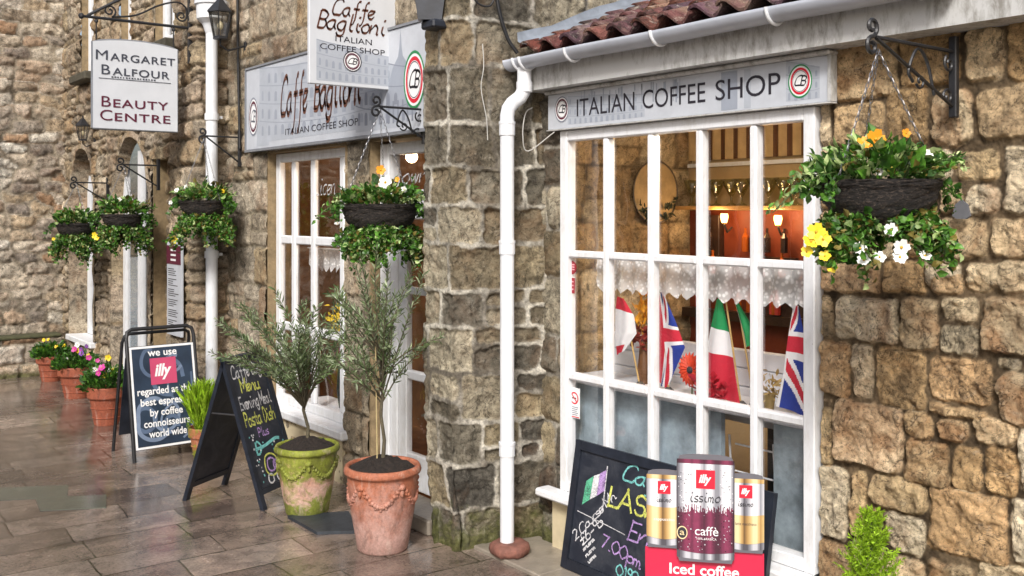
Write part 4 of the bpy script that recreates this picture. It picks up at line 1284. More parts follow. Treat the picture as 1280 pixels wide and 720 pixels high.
sl_ = thing('flood_lamp', 'dark flood lamp on top of the pier right of the long fascia sign', 'lamp', (3.2, 4.95, 3.10))
b = MB(); b.box((3.17, 4.85, 3.08), (3.29, 4.99, 3.13), bev=.01); b.prism([(-.07, 0), (.07, 0), (.10, .22), (-.10, .22)], (3.23, 4.97, 3.13), (.8, -.6, 0), Z, (-.6, -.8, 0), .09)
b.build('housing', M_black, sl_, world=True)
b = MB(); b.tube([(3.2, 4.95, 3.33), (3.24, 4.95, 3.4), (3.3, 4.95, 3.4)], .015, 6); b.build('bracket', M_iron, sl_, world=True)
wp = MB(); wp.prism([(-.036, 0), (-.02, -.012), (.02, -.012), (.036, 0), (.024, .045), (0, .064), (-.024, .045)], (3.772, 1.995, 1.985), (0, -1, 0), Z, (-1, 0, 0), .012)
tag(wp.build('wall_patch', plain('grey_filler', '#5f6064', .85), None), 'small grey bell shaped plate on the sandstone wall right of the flower basket', 'plate')

# ------------------------------------------------------------------ hanging baskets
def basket_bracket(label, loc, L, H, grp='iron brackets for the hanging baskets', fancy=True):
    t = thing('basket_bracket', label, 'bracket', loc, 0, grp)
    b = MB(); b.box((-.018, -.016, -H), (.01, .016, .06), bev=.004); b.build('wall_plate', M_iron, t)
    b = MB(); b.tube([(-.01, 0, 0), (-L + .02, 0, 0)], .0075, 6); b.tube([(-.02, 0, -H * .82), (-L + .03, 0, -.005)], .0075, 6); b.build('arm', M_iron, t)
    def scr(pts, r_):
        b = MB(); b.tube(pts, r_, 6); b.build('scroll', M_iron, t)
    scr(spiral(-L, .035, .035, .010, -1.5, 1.15), .008); scr(spiral(-L, -.035, .035, .012, 1.5, 1.05), .008)
    if fancy:
        scr(spiral(-.04, -.05, .035, .01, 2.2, 1.1), .006); scr(spiral(-.05, -H * .70, .035, .01, 3.4, -1.1), .006)
        Q = crom([(-.30 * L / .57, -H * .55), (-.33 * L / .57, -.10), (-.27 * L / .57, -.015), (-.20 * L / .57, -.06), (-.15 * L / .57, -H * .70)], 6)
        scr([(q[0], 0, q[1]) for q in Q], .006)
        scr(spiral(-.25 * L / .57, -H * .52, .03, .008, 3.6, 1.1), .005)
    return t

M_wick = None
def wicker():
    m, nt, p = new_mat('dark_wicker')
    co = objcoord(nt)
    mp = node(nt, 'ShaderNodeMapping'); nt.links.new(co, mp.inputs[0]); mp.inputs['Scale'].default_value = (1, 1, 2.6)
    n = noise_node(nt, 60, 5, .75, mp.outputs[0], .6)
    r = ramp(nt, n.outputs[0], [(.35, lin('#0c0a09')), (.52, lin('#241e1b')), (.64, lin('#55493f')), (.75, lin('#8a7c6d'))])
    nt.links.new(r.outputs[0], p.inputs['Base Color']); p.inputs['Roughness'].default_value = .7
    nt.links.new(bump(nt, n.outputs[0], .9, .02), p.inputs['Normal'])
    return m
M_wick = wicker()
L_green = [leafmat('leaf_deep', '#223f16', '#436f25'), leafmat('leaf_mid', '#335f1e', '#669834'), leafmat('leaf_light', '#7a9a50', '#c2d094'), leafmat('leaf_dry', '#5c5426', '#8f8142')]
L_olive = [leafmat('olive_leaf', '#465a34', '#76885a', .4, .25), leafmat('olive_leaf_pale', '#7f8d6a', '#aab694', .5, .25)]
L_con = [leafmat('conifer_leaf', '#6f9016', '#b2d63a', .5, .35)]
M_stem = plain('green_stem', '#46562a', .6)
PET = {'white': plain('white_petal', (.78, .78, .74), .5, var=.06), 'yellow': plain('yellow_petal', (.85, .62, .03), .5, var=.1), 'orange': plain('orange_petal', (.85, .33, .02), .5, var=.15), 'pink': plain('pink_petal', (.55, .05, .28), .5, var=.15), 'violet': plain('violet_petal', (.22, .06, .38), .5, var=.15)}
M_eye = plain('flower_eye', (.55, .32, .02), .6)
_fl = {}
def flower(parent, c, colr, r, rng, name='flower'):
    o = _fl.get(colr)
    if o is None:
        m = MB(); n = 6
        for k in range(5):
            a = 2 * math.pi * k / 5
            V = [(0, 0, 0)]; N = 9
            for j in range(N):
                q = (j / (N - 1) - .5)
                rr = 1 - 1.5 * q * q + .08 * math.sin(j * 2.3 + k)
                V.append((rr * math.cos(a + q * 1.55), rr * math.sin(a + q * 1.55), .22 - .35 * (abs(q) * 2) ** 2 * .5 + .05 * (k % 2)))
            m.add(V, [(0, j, j + 1) for j in range(1, N)], 0)
        m.ball((0, 0, .12), .18, 8, 1)
        o = m.build(name, [PET[colr], M_eye], parent, smooth=True); _fl[colr] = o
    else:
        o = o.copy(); COL.objects.link(o); o.parent = parent; o.name = name
    o.location = c; o.scale = (r, r, r)
    d = Vector((rng.uniform(-1.0, -.3), rng.uniform(-1.0, -.2), rng.uniform(-.1, .7)))
    if root_of(parent).rotation_euler.z:
        d.rotate(root_of(parent).rotation_euler.to_matrix().inverted())
    o.rotation_euler = d.to_track_quat('Z', 'Y').to_euler()
    return o

def hanging_basket(label, loc, rad, seed, up, flowers, trail=(.10, .26), n_tr=70, long_trails=(), dens=1.0, hook=.55):
    rng = random.Random(seed); nr = np.random.RandomState(seed)
    t = thing('hanging_basket', label, 'hanging basket', loc, 0, 'hanging flower baskets along the street')
    D = rad * .72
    m = MB(); pf = [(rad * .25, -D), (rad * .52, -D * .93), (rad * .76, -D * .72), (rad * .92, -D * .42), (rad * .99, -D * .10), (rad * 1.04, 0), (rad * 1.03, .02), (rad * .95, .015), (rad * .9, -.02)]
    # finer profile for a lumpy woven body
    q = np.array(pf); tt = np.linspace(0, len(pf) - 1, 30); pf2 = list(zip(np.interp(tt, range(len(pf)), q[:, 0]), np.interp(tt, range(len(pf)), q[:, 1])))
    ph = nr.rand(40, 2) * 6.28
    m.lathe(pf2, (0, 0, 0), 56, 0, lambda i, j, n: rad * (.022 * math.sin(j * 2 * math.pi / n * 14 + (i % 2) * 3.14) + .018 * math.sin(j * .7 + ph[i % 40, 0])))
    m.build('basket', M_wick, t, smooth=True)
    # mound of leaves on top
    f = MB(); n = int(420 * dens)
    a = nr.rand(n) * 2 * np.pi; rr = np.sqrt(nr.rand(n)) * rad * 1.0
    bumpy = .6 + .7 * (fbm(np.cos(a) * 1.5 + rr * 6, np.sin(a) * 1.5 + seed, seed, 3) + .5)
    z = .02 + nr.rand(n) * up * bumpy * (1.05 - (rr / rad / 1.1) ** 2 * .75)
    P = np.stack([rr * np.cos(a), rr * np.sin(a), z], 1)
    Dr = np.stack([np.cos(a) * (.4 + rr / rad), np.sin(a) * (.4 + rr / rad), .25 + nr.rand(n) * .9], 1) + nr.normal(size=(n, 3)) * .45
    leaf_mesh(f, P, Dr, nr.uniform(.018, .08, n) , .62, rng, mats=[0, 0, 0, 1, 1, 1, 2, 2, 3], droop=.2)
    for k in range(26):   # sprays that break the outline
        b0 = rng.uniform(0, 6.28); p = Vector((rad * .75 * math.cos(b0), rad * .75 * math.sin(b0), up * .3)); d = Vector((math.cos(b0) * rng.uniform(.3, 1), math.sin(b0) * rng.uniform(.3, 1), rng.uniform(.3, 1.1))).normalized(); pts = [tuple(p)]
        for s_ in range(rng.randint(4, 9)):
            d = (d + Vector((rng.gauss(0, .15), rng.gauss(0, .15), -.09))).normalized(); p = p + d * .018; pts.append(tuple(p))
        f.tube(pts, .0014, 3, 4, cap=False); Q = np.repeat(np.array(pts[1:]), 2, 0); kk = len(Q); big = rng.random() < .4
        leaf_mesh(f, Q, nr.normal(size=(kk, 3)) * .6 + np.array(tuple(d)), nr.uniform(.012, .026, kk) * (2.0 if big else 1), .32 if big else .6, rng, mats=[rng.choice([0, 1, 2, 2, 3])], droop=.2)
    for k in range(10):
        b0 = rng.uniform(0, 6.28); f.tube([(rad * .4 * math.cos(b0), rad * .4 * math.sin(b0), 0), (rad * .6 * math.cos(b0), rad * .6 * math.sin(b0), up * .6)], .003, 4, 4)
    f.build('foliage', L_green + [M_stem], t)
    # trailing foliage round the bowl
    f = MB()
    for k in range(n_tr):
        b0 = rng.uniform(0, 2 * math.pi)
        L = rng.uniform(*trail) * (1 + .35 * math.sin(b0 * 3 + seed))
        rt = rng.random() < .80
        if not rt:
            b0 = R(-128) + rng.choice((-1, 1)) * rng.uniform(1.0, 3.1)
        p = Vector((rad * 1.0 * math.cos(b0), rad * 1.0 * math.sin(b0), .02)) if not rt else Vector((rad * .66 * math.cos(b0), rad * .66 * math.sin(b0), -D * rng.uniform(.55, .92)))
        d = Vector((math.cos(b0) * .5, math.sin(b0) * .5, -.15 if not rt else -.3))
        pts = [tuple(p)]; st_ = .022; m_ = int(L / st_) if rt else max(3, int(L / st_ * rng.uniform(.3, .8)))
        for s_ in range(max(2, m_)):
            d = (d + Vector((rng.gauss(0, .22), rng.gauss(0, .22), -.16))).normalized()
            p = p + d * st_; pts.append(tuple(p))
        f.tube(pts, .0016, 3, 4, cap=False)
        Q = np.array(pts[1:]); reps = np.repeat(Q, 3, 0); n = len(reps)
        leaf_mesh(f, reps + nr.normal(size=(n, 3)) * .008, nr.normal(size=(n, 3)) * .8 + np.array((math.cos(b0) * .8, math.sin(b0) * .8, .1)), nr.uniform(.022, .042, n), .75, rng, mats=[0, 0, 1, 1, 1, 2, 3] if rt else [0, 1], droop=.2)
    for (dirv, L) in long_trails:
        p = Vector((dirv[0], dirv[1], 0)).normalized() * rad * .95 + Vector((0, 0, .04)); d = Vector(dirv).normalized(); pts = [tuple(p)]
        for s_ in range(int(L / .025)):
            d = (d + Vector((rng.gauss(0, .12), rng.gauss(0, .12), -.07))).normalized(); p = p + d * .025; pts.append(tuple(p))
        f.tube(pts, .0025, 4, 4, cap=False); Q = np.repeat(np.array(pts[1:]), 4, 0); n = len(Q)
        leaf_mesh(f, Q + nr.normal(size=(n, 3)) * .01, nr.normal(size=(n, 3)) + np.array((0, 0, .3)), nr.uniform(.025, .045, n), .5, rng, mats=[2, 2, 1], droop=.2)
    f.build('trailing_foliage', L_green + [M_stem], t)
    for k in range(3):
        c = MB(); b0 = 2 * math.pi * k / 3 + .9; p0 = Vector((rad * math.cos(b0), rad * math.sin(b0), .02)); p1 = Vector((0, 0, hook)); nl_ = int((p1 - p0).length / .022)
        for i in range(nl_):
            q0 = p0.lerp(p1, i / nl_); q1 = p0.lerp(p1, (i + 1.25) / nl_); ax = (p1 - p0).normalized(); sd = ax.cross(Vector((0, 1, .2)) if i % 2 else Vector((1, .3, 0))).normalized() * .0042
            c.tube([q0, q0.lerp(q1, .25) + sd, q0.lerp(q1, .75) + sd, q1, q0.lerp(q1, .75) - sd, q0.lerp(q1, .25) - sd, q0], .0017, 4, cap=False)
        c.build('chain', plain('zinc_chain', (.28, .28, .29), .4, 1.0), t)
    for (x, y, z, colr, r) in flowers:
        flower(t, (x, y, z), colr, r, rng)
    return t
rr_ = Vector((C_ := .791, -.612, 0)); vv_ = Vector((-.612, -.791, 0))
def fpos(right, up, toward=.0):
    """position relative to a basket: along the street face, up, and outwards"""
    p = rr_ * right + vv_ * toward
    return (p.x, p.y, up)
basket_bracket('large black scrolled iron bracket on the sandstone wall right of the big window', (3.775, 2.03, 2.632), .57, .26)
hanging_basket('large black basket with orange, white and yellow flowers in front of the sandstone wall', (3.245, 2.03, 2.095), .205, 5, .13,
    [fpos(-.03, .165, .05) + ('orange', .038), fpos(-.075, .15, .06) + ('orange', .026), fpos(.10, .19, .0) + ('orange', .018), fpos(.13, .10, .10) + ('white', .026), fpos(.06, .085, .14) + ('white', .016), fpos(-.02, .05, .17) + ('yellow', .013), fpos(-.06, .045, .17) + ('white', .014),
     fpos(-.03, -.155, .20) + ('white', .024), fpos(-.13, -.22, .18) + ('white', .024), fpos(-.12, -.26, .19) + ('white', .024), fpos(-.07, -.25, .2) + ('white', .022), fpos(.0, -.215, .21) + ('white', .030), fpos(-.005, -.25, .21) + ('white', .026), fpos(.085, -.245, .2) + ('white', .022),
     fpos(-.255, -.165, .10) + ('yellow', .034), fpos(-.275, -.20, .10) + ('yellow', .030), fpos(-.235, -.19, .11) + ('yellow', .030), fpos(-.285, -.235, .09) + ('yellow', .022), fpos(-.225, -.25, .1) + ('yellow', .022), fpos(-.20, -.29, .1) + ('yellow', .02)],
    trail=(.12, .19), n_tr=150, long_trails=[((-.95, .55, -.25), .25), ((-.75, .5, .1), .14)], dens=1.3, hook=.49)
basket_bracket('black iron bracket on the wall above the cafe doorway', (3.47, 5.41, 2.66), .36, .22)
hanging_basket('dark basket with an orange and a white flower hanging before the cafe doorway', (3.139, 5.41, 2.03), .235, 9, .13,
    [fpos(.01, .23, .05) + ('orange', .032), fpos(.05, .15, .12) + ('white', .045), fpos(.12, .17, .1) + ('orange', .018), fpos(-.24, -.10, .15) + ('white', .02), fpos(.16, .11, .1) + ('white', .02)],
    trail=(.13, .24), n_tr=150, long_trails=[((-.8, .6, -.25), .22)], dens=1.2, hook=.61)
basket_bracket('black iron bracket left of the long fascia sign near the tall downpipe', (3.47, 8.43, 2.66), .34, .26, fancy=False)
hanging_basket('dark basket of trailing greenery hanging in front of the tall white downpipe', (3.13, 8.40, 2.08), .20, 12, .15,
    [fpos(-.2, .1, .1) + ('white', .03), fpos(-.12, .13, .1) + ('white', .026), fpos(.2, .1, .1) + ('yellow', .02), fpos(-.22, -.31, .1) + ('yellow', .04), fpos(-.25, .0, .1) + ('white', .02)], trail=(.14, .28), n_tr=120, hook=.55)
basket_bracket('black iron bracket on the rubble wall between the arched windows and the recess', (3.17, 9.7, 2.45), .36, .24, fancy=False)
hanging_basket('dark basket with white flowers hanging before the nearer arched window', (2.84, 9.7, 1.96), .19, 15, .15,
    [fpos(.0, .15, .1) + ('white', .03), fpos(-.1, .1, .1) + ('yellow', .02), fpos(-.23, -.18, .1) + ('yellow', .035), fpos(-.2, -.2, .12) + ('yellow', .03)], trail=(.14, .25), n_tr=110, hook=.48)
basket_bracket('black iron bracket on the rubble wall by the farthest arched window', (3.17, 11.4, 2.32), .36, .24, fancy=False)
hanging_basket('farthest green hanging basket by the leftmost arched window', (2.84, 11.4, 1.86), .20, 18, .15,
    [fpos(-.2, -.15, .1) + ('yellow', .02)], trail=(.16, .27), n_tr=110, hook=.45)

# ------------------------------------------------------------------ terracotta pots and plants
def clay(name, base, light, stain=None, moss=None):
    m, nt, p = new_mat(name)
    co = objcoord(nt)
    n = noise_node(nt, 5, 7, .65, co, .4)
    c = ramp(nt, n.outputs[0], [(.3, lin(base)), (.68, lin(light))]).outputs[0]
    n2 = noise_node(nt, 9, 8, .7, co)
    sx = node(nt, 'ShaderNodeSeparateXYZ'); nt.links.new(co, sx.inputs[0])
    if stain:   # lime bloom creeping up from the foot
        f = ramp(nt, mathn(nt, 'ADD', mathn(nt, 'MULTIPLY', sx.outputs[2], -.9), mathn(nt, 'MULTIPLY', n2.outputs[0], .9)), [(.05, (0, 0, 0)), (.36, (.9,) * 3)])
        c = mixc(nt, f.outputs[0], c, lin(stain))
    if moss:    # algae
        n3 = noise_node(nt, 6, 8, .72, co, 1.0)
        f = ramp(nt, mathn(nt, 'ADD', n3.outputs[0], mathn(nt, 'MULTIPLY', mathn(nt, 'ABSOLUTE', mathn(nt, 'SUBTRACT', sx.outputs[2], .20)), .9)), [(.485, (0, 0, 0)), (.60, (.92,) * 3)])
        c = mixc(nt, f.outputs[0], c, ramp(nt, n2.outputs[0], [(.3, lin('#4c5a10')), (.55, lin('#7c8a1e')), (.75, lin('#a8b04a'))]).outputs[0])
    ms_ = node(nt, 'ShaderNodeMapping'); nt.links.new(co, ms_.inputs[0]); ms_.inputs['Scale'].default_value = (1, 1, .4)
    n5 = noise_node(nt, 11, 9, .75, ms_.outputs[0], .8)
    c = mixc(nt, ramp(nt, n5.outputs[0], [(.53, (0,) * 3), (.68, (.6,) * 3)]).outputs[0], c, lin('#4f3d33'))
    c = mixc(nt, ramp(nt, n5.outputs[0], [(.32, (.5,) * 3), (.44, (0,) * 3)]).outputs[0], c, lin('#cdb8ab'))
    n4 = noise_node(nt, 60, 5, .7, co)
    c = mixc(nt, 1, c, ramp(nt, n4.outputs[0], [(.3, (.7, .7, .7)), (.6, (1.1, 1.1, 1.1))]).outputs[0], 'MULTIPLY')
    nt.links.new(c, p.inputs['Base Color']); p.inputs['Roughness'].default_value = .7
    nt.links.new(bump(nt, n4.outputs[0], .25, .006), p.inputs['Normal'])
    return m
M_terra = clay('terracotta_bloom', '#96563d', '#b26f52', '#b9968c')
M_terra2 = clay('terracotta_green', '#a8745a', '#c2917a', '#cfae9f', True)
M_terra3 = clay('terracotta_plain', '#8f4a34', '#ab6045')

def big_pot(t, R0, H, base, mat, swags, seed):
    m = MB(); pf = [(base * .93, 0), (base, .012), (base * 1.10, H * .2), (base * 1.25, H * .45), (R0 * .90, H * .72), (R0 * .93, H * .86), (R0 * .94, H * .905), (R0 * 1.0, H * .915), (R0 * 1.02, H * .94), (R0 * 1.0, H * .975), (R0 * .97, H), (R0 * .9, H), (R0 * .88, H * .97), (R0 * .87, H * .9)]
    m.lathe(pf, (0, 0, 0), 48); m.build('pot', mat, t, smooth=True)
    def rad(z):
        return float(np.interp(z, [p[1] for p in pf[:9]], [p[0] for p in pf[:9]]))
    for k in range(swags):
        s_ = MB(); a0 = 2 * math.pi * k / swags + .2; w = 2 * math.pi / swags
        for j in range(15):
            q = j / 14; a = a0 + w * (.06 + .88 * q); z = H * (.80 - .20 * math.sin(math.pi * q)); r = rad(z)
            s_.ball((r * math.cos(a), r * math.sin(a), z), .0125 + .004 * math.sin(math.pi * q), 7)
            if j % 2:
                s_.ball((r * math.cos(a), r * math.sin(a), z - .018), .009, 6)
        r = rad(H * .8); s_.ball((r * math.cos(a0), r * math.sin(a0), H * .81), .02, 8); s_.ball((r * math.cos(a0), r * math.sin(a0), H * .74), .013, 7, sc=(1, 1, 2))
        s_.build('swag', mat, t, smooth=True)
    s_ = MB(); N = 24; V = [(0, 0, H * 1.0 + .035)]; F = []; rg = random.Random(seed)
    for i in range(1, 7):
        for j in range(N):
            a = 2 * math.pi * j / N; r = R0 * .885 * i / 6
            V.append((r * math.cos(a), r * math.sin(a), H * .955 + .075 * (1 - (i / 6) ** 1.5) + rg.uniform(-.008, .008)))
    F += [(0, 1 + j, 1 + (j + 1) % N) for j in range(N)]
    for i in range(5):
        for j in range(N):
            a = 1 + i * N + j; b_ = 1 + i * N + (j + 1) % N
            F.append((a, a + N, b_ + N, b_))
    s_.add(V, F); s_.build('soil', M_soil, t)

def olive(t, H, top, tip_c, tip_r, nb, seed, upright, lean=(0, 0)):
    rng = random.Random(seed); nr = np.random.RandomState(seed)
    tr = MB(); base = Vector((0, 0, H * .98)); tp = Vector((lean[0], lean[1], top))
    pts = [base, base.lerp(tp, .35) + Vector((.012, -.008, 0)), base.lerp(tp, .7) + Vector((-.008, .006, 0)), tp]
    tr.tube(pts, [.014, .011, .010, .009], 8); tr.build('trunk', plain('olive_bark', '#57503f', .85, var=.35, scale=30, bmp=.5), t, smooth=True)
    if upright:
        c = MB(); c.tube([base + Vector((-.045, .02, -.05)), base + Vector((-.05, .03, .75))], .004, 6); c.build('cane', plain('bamboo_cane', '#b7a579', .6), t)
    bm_ = MB(); lf = MB()
    for k in range(nb):
        while True:
            q = Vector((rng.uniform(-1, 1), rng.uniform(-1, 1), rng.uniform(-1, 1)))
            if q.length < 1 and q.length > .35: break
        tgt = Vector(tip_c) + Vector((q.x * tip_r[0], q.y * tip_r[1], q.z * tip_r[2]))
        st_ = tp.lerp(base, rng.uniform(0, .30 if not upright else .12)) if not upright else tp + Vector((0, 0, rng.uniform(-.06, .25)))
        mid = st_.lerp(tgt, .5) + Vector((rng.uniform(-.04, .04), rng.uniform(-.04, .04), .06 if not upright else rng.uniform(-.02, .05)))
        P = np.array([tuple(st_), tuple(mid), tuple(tgt)])
        Q = np.column_stack([crom(P[:, [0, 1]], 8), crom(P[:, [0, 2]], 8)[:, 1]])
        bm_.tube([tuple(x) for x in Q], list(np.linspace(.0055, .0018, len(Q))), 4, cap=False)
        L = np.linalg.norm(np.diff(Q, axis=0), axis=1).sum(); n = max(6, int(L / (.021 if upright else .020)))
        ts = np.linspace(.28, 1, n) * (len(Q) - 1); pos = np.stack([np.interp(ts, range(len(Q)), Q[:, i]) for i in range(3)], 1)
        tan = np.stack([np.interp(ts, range(len(Q)), np.gradient(Q[:, i])) for i in range(3)], 1); tan /= np.linalg.norm(tan, axis=1, keepdims=True)
        for sgn in (1, -1):
            sd = nr.normal(size=(n, 3)); sd -= tan * (sd * tan).sum(1, keepdims=True); sd /= np.linalg.norm(sd, axis=1, keepdims=True)
            leaf_mesh(lf, pos, tan * .75 + sd * .8 + np.array((0, 0, .1)), nr.uniform(.035, .062, n), .19, rng, mats=[0, 0, 1], droop=.12, fold=.4)
    bm_.build('branches', _mc['olive_bark'], t)
    lf.build('crown', L_olive, t)

po = thing('potted_olive_tree', 'bushy olive tree in a green stained pot next to the chalk board', 'potted tree', (2.96, 6.06, 0), R(20))
big_pot(po, .213, .455, .14, M_terra2, 5, 3)
olive(po, .455, .78, (-.12, .10, 1.19), (.54, .50, .36), 52, 4, False, (.0, .03))
po = thing('potted_olive_tree', 'upright olive tree with a cane in a terracotta pot beside the pier', 'potted tree', (3.0, 5.14, 0), R(45))
big_pot(po, .226, .50, .15, M_terra, 5, 5)
olive(po, .50, .92, (.02, .0, 1.36), (.40, .40, .54), 46, 8, True, (-.01, .0))

def small_pot(t, R0, H, mat):
    m = MB(); m.lathe([(R0 * .62, 0), (R0 * .64, .01), (R0 * .86, H * .66), (R0 * .88, H * .70), (R0 * .97, H * .71), (R0, H * .74), (R0 * 1.02, H * .97), (R0, H), (R0 * .9, H), (R0 * .86, H * .9)], (0, 0, 0), 36)
    for z, w in ((.2, .006), (.45, .006)):
        r = np.interp(z * H, [0.01, H * .66], [R0 * .64, R0 * .86]); m.lathe([(r - .004, z * H - w), (r + .007, z * H), (r - .004, z * H + w)], (0, 0, 0), 36)
    m.build('pot', mat, t, smooth=False)
    m = MB(); m.lathe([(.01, H * .93), (R0 * .87, H * .9)], (0, 0, 0), 24); m.build('soil', M_soil, t)

def flower_pot(label, loc, R0, H, seed, cols, hh):
    rng = random.Random(seed); nr = np.random.RandomState(seed)
    t = thing('flower_pot', label, 'flower pot', loc, 0, 'flower pots along the rubble house')
    small_pot(t, R0, H, M_terra3)
    f = MB(); n = 420
    a = nr.rand(n) * 6.28; r = np.sqrt(nr.rand(n)) * R0 * 1.15
    P = np.stack([r * np.cos(a), r * np.sin(a), H * .9 + nr.rand(n) * hh * .8 * (1.1 - (r / R0 / 1.2) ** 2 * .7)], 1)
    leaf_mesh(f, P, np.stack([np.cos(a), np.sin(a), .6 + nr.rand(n)], 1) + nr.normal(size=(n, 3)) * .4, nr.uniform(.04, .09, n), .45, rng, mats=[0, 0, 1], droop=.25)
    f.build('foliage', L_green, t)
    for k in range(len(cols)):
        a = rng.uniform(0, 6.28); r = R0 * rng.uniform(.1, 1.05)
        flower(t, (r * math.cos(a), r * math.sin(a), H + hh * rng.uniform(.35, 1.1)), cols[k], rng.uniform(.02, .036), rng)
flower_pot('farthest terracotta pot with yellow flowers near the end house wall', (2.87, 12.65, 0), .165, .30, 31, ['yellow'] * 10, .20)
flower_pot('ridged terracotta pot with purple and white pansies, middle of the row by the house', (2.83, 11.35, 0), .19, .34, 32, ['violet', 'pink', 'violet', 'white', 'yellow', 'pink', 'violet', 'white', 'yellow'], .20)
flower_pot('nearest terracotta flower pot, with bright pink and yellow blooms, behind the poster board', (2.70, 9.75, 0), .175, .36, 33, ['pink', 'pink', 'pink', 'pink', 'yellow', 'yellow', 'yellow', 'yellow', 'white', 'pink'], .26)
t = thing('grass_pot', 'small mossy pot of bright grass between poster board and chalk board', 'potted plant', (2.93, 7.85, 0))
small_pot(t, .125, .27, clay('terracotta_mossy', '#9a5a3e', '#b87552', None, True))
rng = random.Random(4); nr = np.random.RandomState(4); f = MB(); n = 520
a = nr.rand(n) * 6.28; r = nr.rand(n) * .07
leaf_mesh(f, np.stack([r * np.cos(a), r * np.sin(a), .24 + 0 * a], 1), np.stack([np.cos(a) * .45 * nr.rand(n), np.sin(a) * .45 * nr.rand(n), np.ones(n)], 1), nr.uniform(.18, .42, n), .04, rng, mats=[0], droop=.12)
n = 900; a = nr.rand(n) * 6.28; r = np.sqrt(nr.rand(n)) * .13; z = nr.rand(n)
leaf_mesh(f, np.stack([r * np.cos(a) * (1.1 - z * .6), r * np.sin(a) * (1.1 - z * .6), .26 + z * .36], 1), np.stack([np.cos(a) * .6, np.sin(a) * .6, np.ones(n)], 1) + nr.normal(size=(n, 3)) * .3, nr.uniform(.03, .06, n), .14, rng, mats=[0])
f.build('foliage', L_con, t)

t = thing('potted_conifer', 'small bright green conifer by the sandstone wall at the lower right', 'potted plant', (3.45, 2.19, 0))
small_pot(t, .13, .24, M_terra3)
rng = random.Random(14); nr = np.random.RandomState(14); f = MB(); f.tube([(0, 0, .2), (0, 0, .8)], [.012, .003], 6, 1)
for k in range(420):
    z = .24 + .60 * (rng.random() ** 1.15); w = .19 * (1 - (z - .24) / .63) ** .75 + .012; a = rng.uniform(0, 6.28)
    p = Vector((0, 0, z - .05)); L = w * rng.uniform(.7, 1.1); e = Vector((math.cos(a) * L, math.sin(a) * L, z + L * .45)); m_ = int(L / .009) + 3
    Q = np.array([tuple(p.lerp(e, .25 + .75 * i / m_)) for i in range(m_ + 1)]); Q = np.repeat(Q, 3, 0); n = len(Q); dv = np.array(tuple((e - p).normalized()))
    leaf_mesh(f, Q, dv + nr.normal(size=(n, 3)) * .65, nr.uniform(.010, .022, n), .28, rng, mats=[0])
f.build('foliage', L_con + [M_stem], t)

mt = MB(); mt.prism([(2.80, 6.02), (3.16, 5.86), (3.02, 5.46), (2.80, 5.60)], (0, 0, .001), (1, 0, 0), (0, 1, 0), Z, .02)
tag(mt.build('door_mat', plain('dark_rubber_mat', (.030, .036, .045), .45, var=.3, scale=20, bmp=.3), None), 'dark slate grey mat on the paving between the two olive pots', 'mat')

# ------------------------------------------------------------------ boards on the pavement
def chalk(name, col):
    m, nt, p = new_mat(name)
    co = objcoord(nt)
    n = noise_node(nt, 150, 3, .7, co); n2 = noise_node(nt, 18, 3, .6, co)
    p.inputs['Base Color'].default_value = tuple(col) + (1,); p.inputs['Roughness'].default_value = .9
    f = ramp(nt, mathn(nt, 'ADD', mathn(nt, 'MULTIPLY', n.outputs[0], .6), mathn(nt, 'MULTIPLY', n2.outputs[0], .4)), [(.38, (.25,) * 3), (.55, (.95,) * 3)])
    nt.links.new(f.outputs[0], p.inputs['Alpha'])
    return m
CH = {'w': chalk('white_chalk', (.78, .78, .80)), 'y': chalk('yellow_chalk', (.72, .75, .16)), 't': chalk('teal_chalk', (.22, .62, .60)), 'p': chalk('lilac_chalk', (.50, .32, .66)), 'g': chalk('green_chalk', (.12, .50, .30))}
M_slate, nt_, p_ = new_mat('dusty_blackboard')
co_ = objcoord(nt_); n_ = noise_node(nt_, 4.5, 6, .65, co_, 1.5); n2_ = noise_node(nt_, 60, 3, .6, co_)
f_ = mathn(nt_, 'MULTIPLY', ramp(nt_, n_.outputs[0], [(.42, (0,) * 3), (.75, (.5,) * 3)]).outputs[0], n2_.outputs[0])
nt_.links.new(mixc(nt_, f_, (.015, .019, .030, 1), (.16, .17, .19, 1)), p_.inputs['Base Color']); p_.inputs['Roughness'].default_value = .5
CK = list('wytpg'); CM = [CH[k] for k in CK]

def illy_logo(mb, o, u, v, n, s, red, white, lift=.001):
    mb.art(rect(-s / 2, -s / 2, s / 2, s / 2), o, u, v, n, lift, red)
    a = text('illy', s * .62, s * .66, 'C', .28, .035)
    mb.art(shift(a, -.02 * s, -s * .17), o, u, v, n, lift + .001, white)

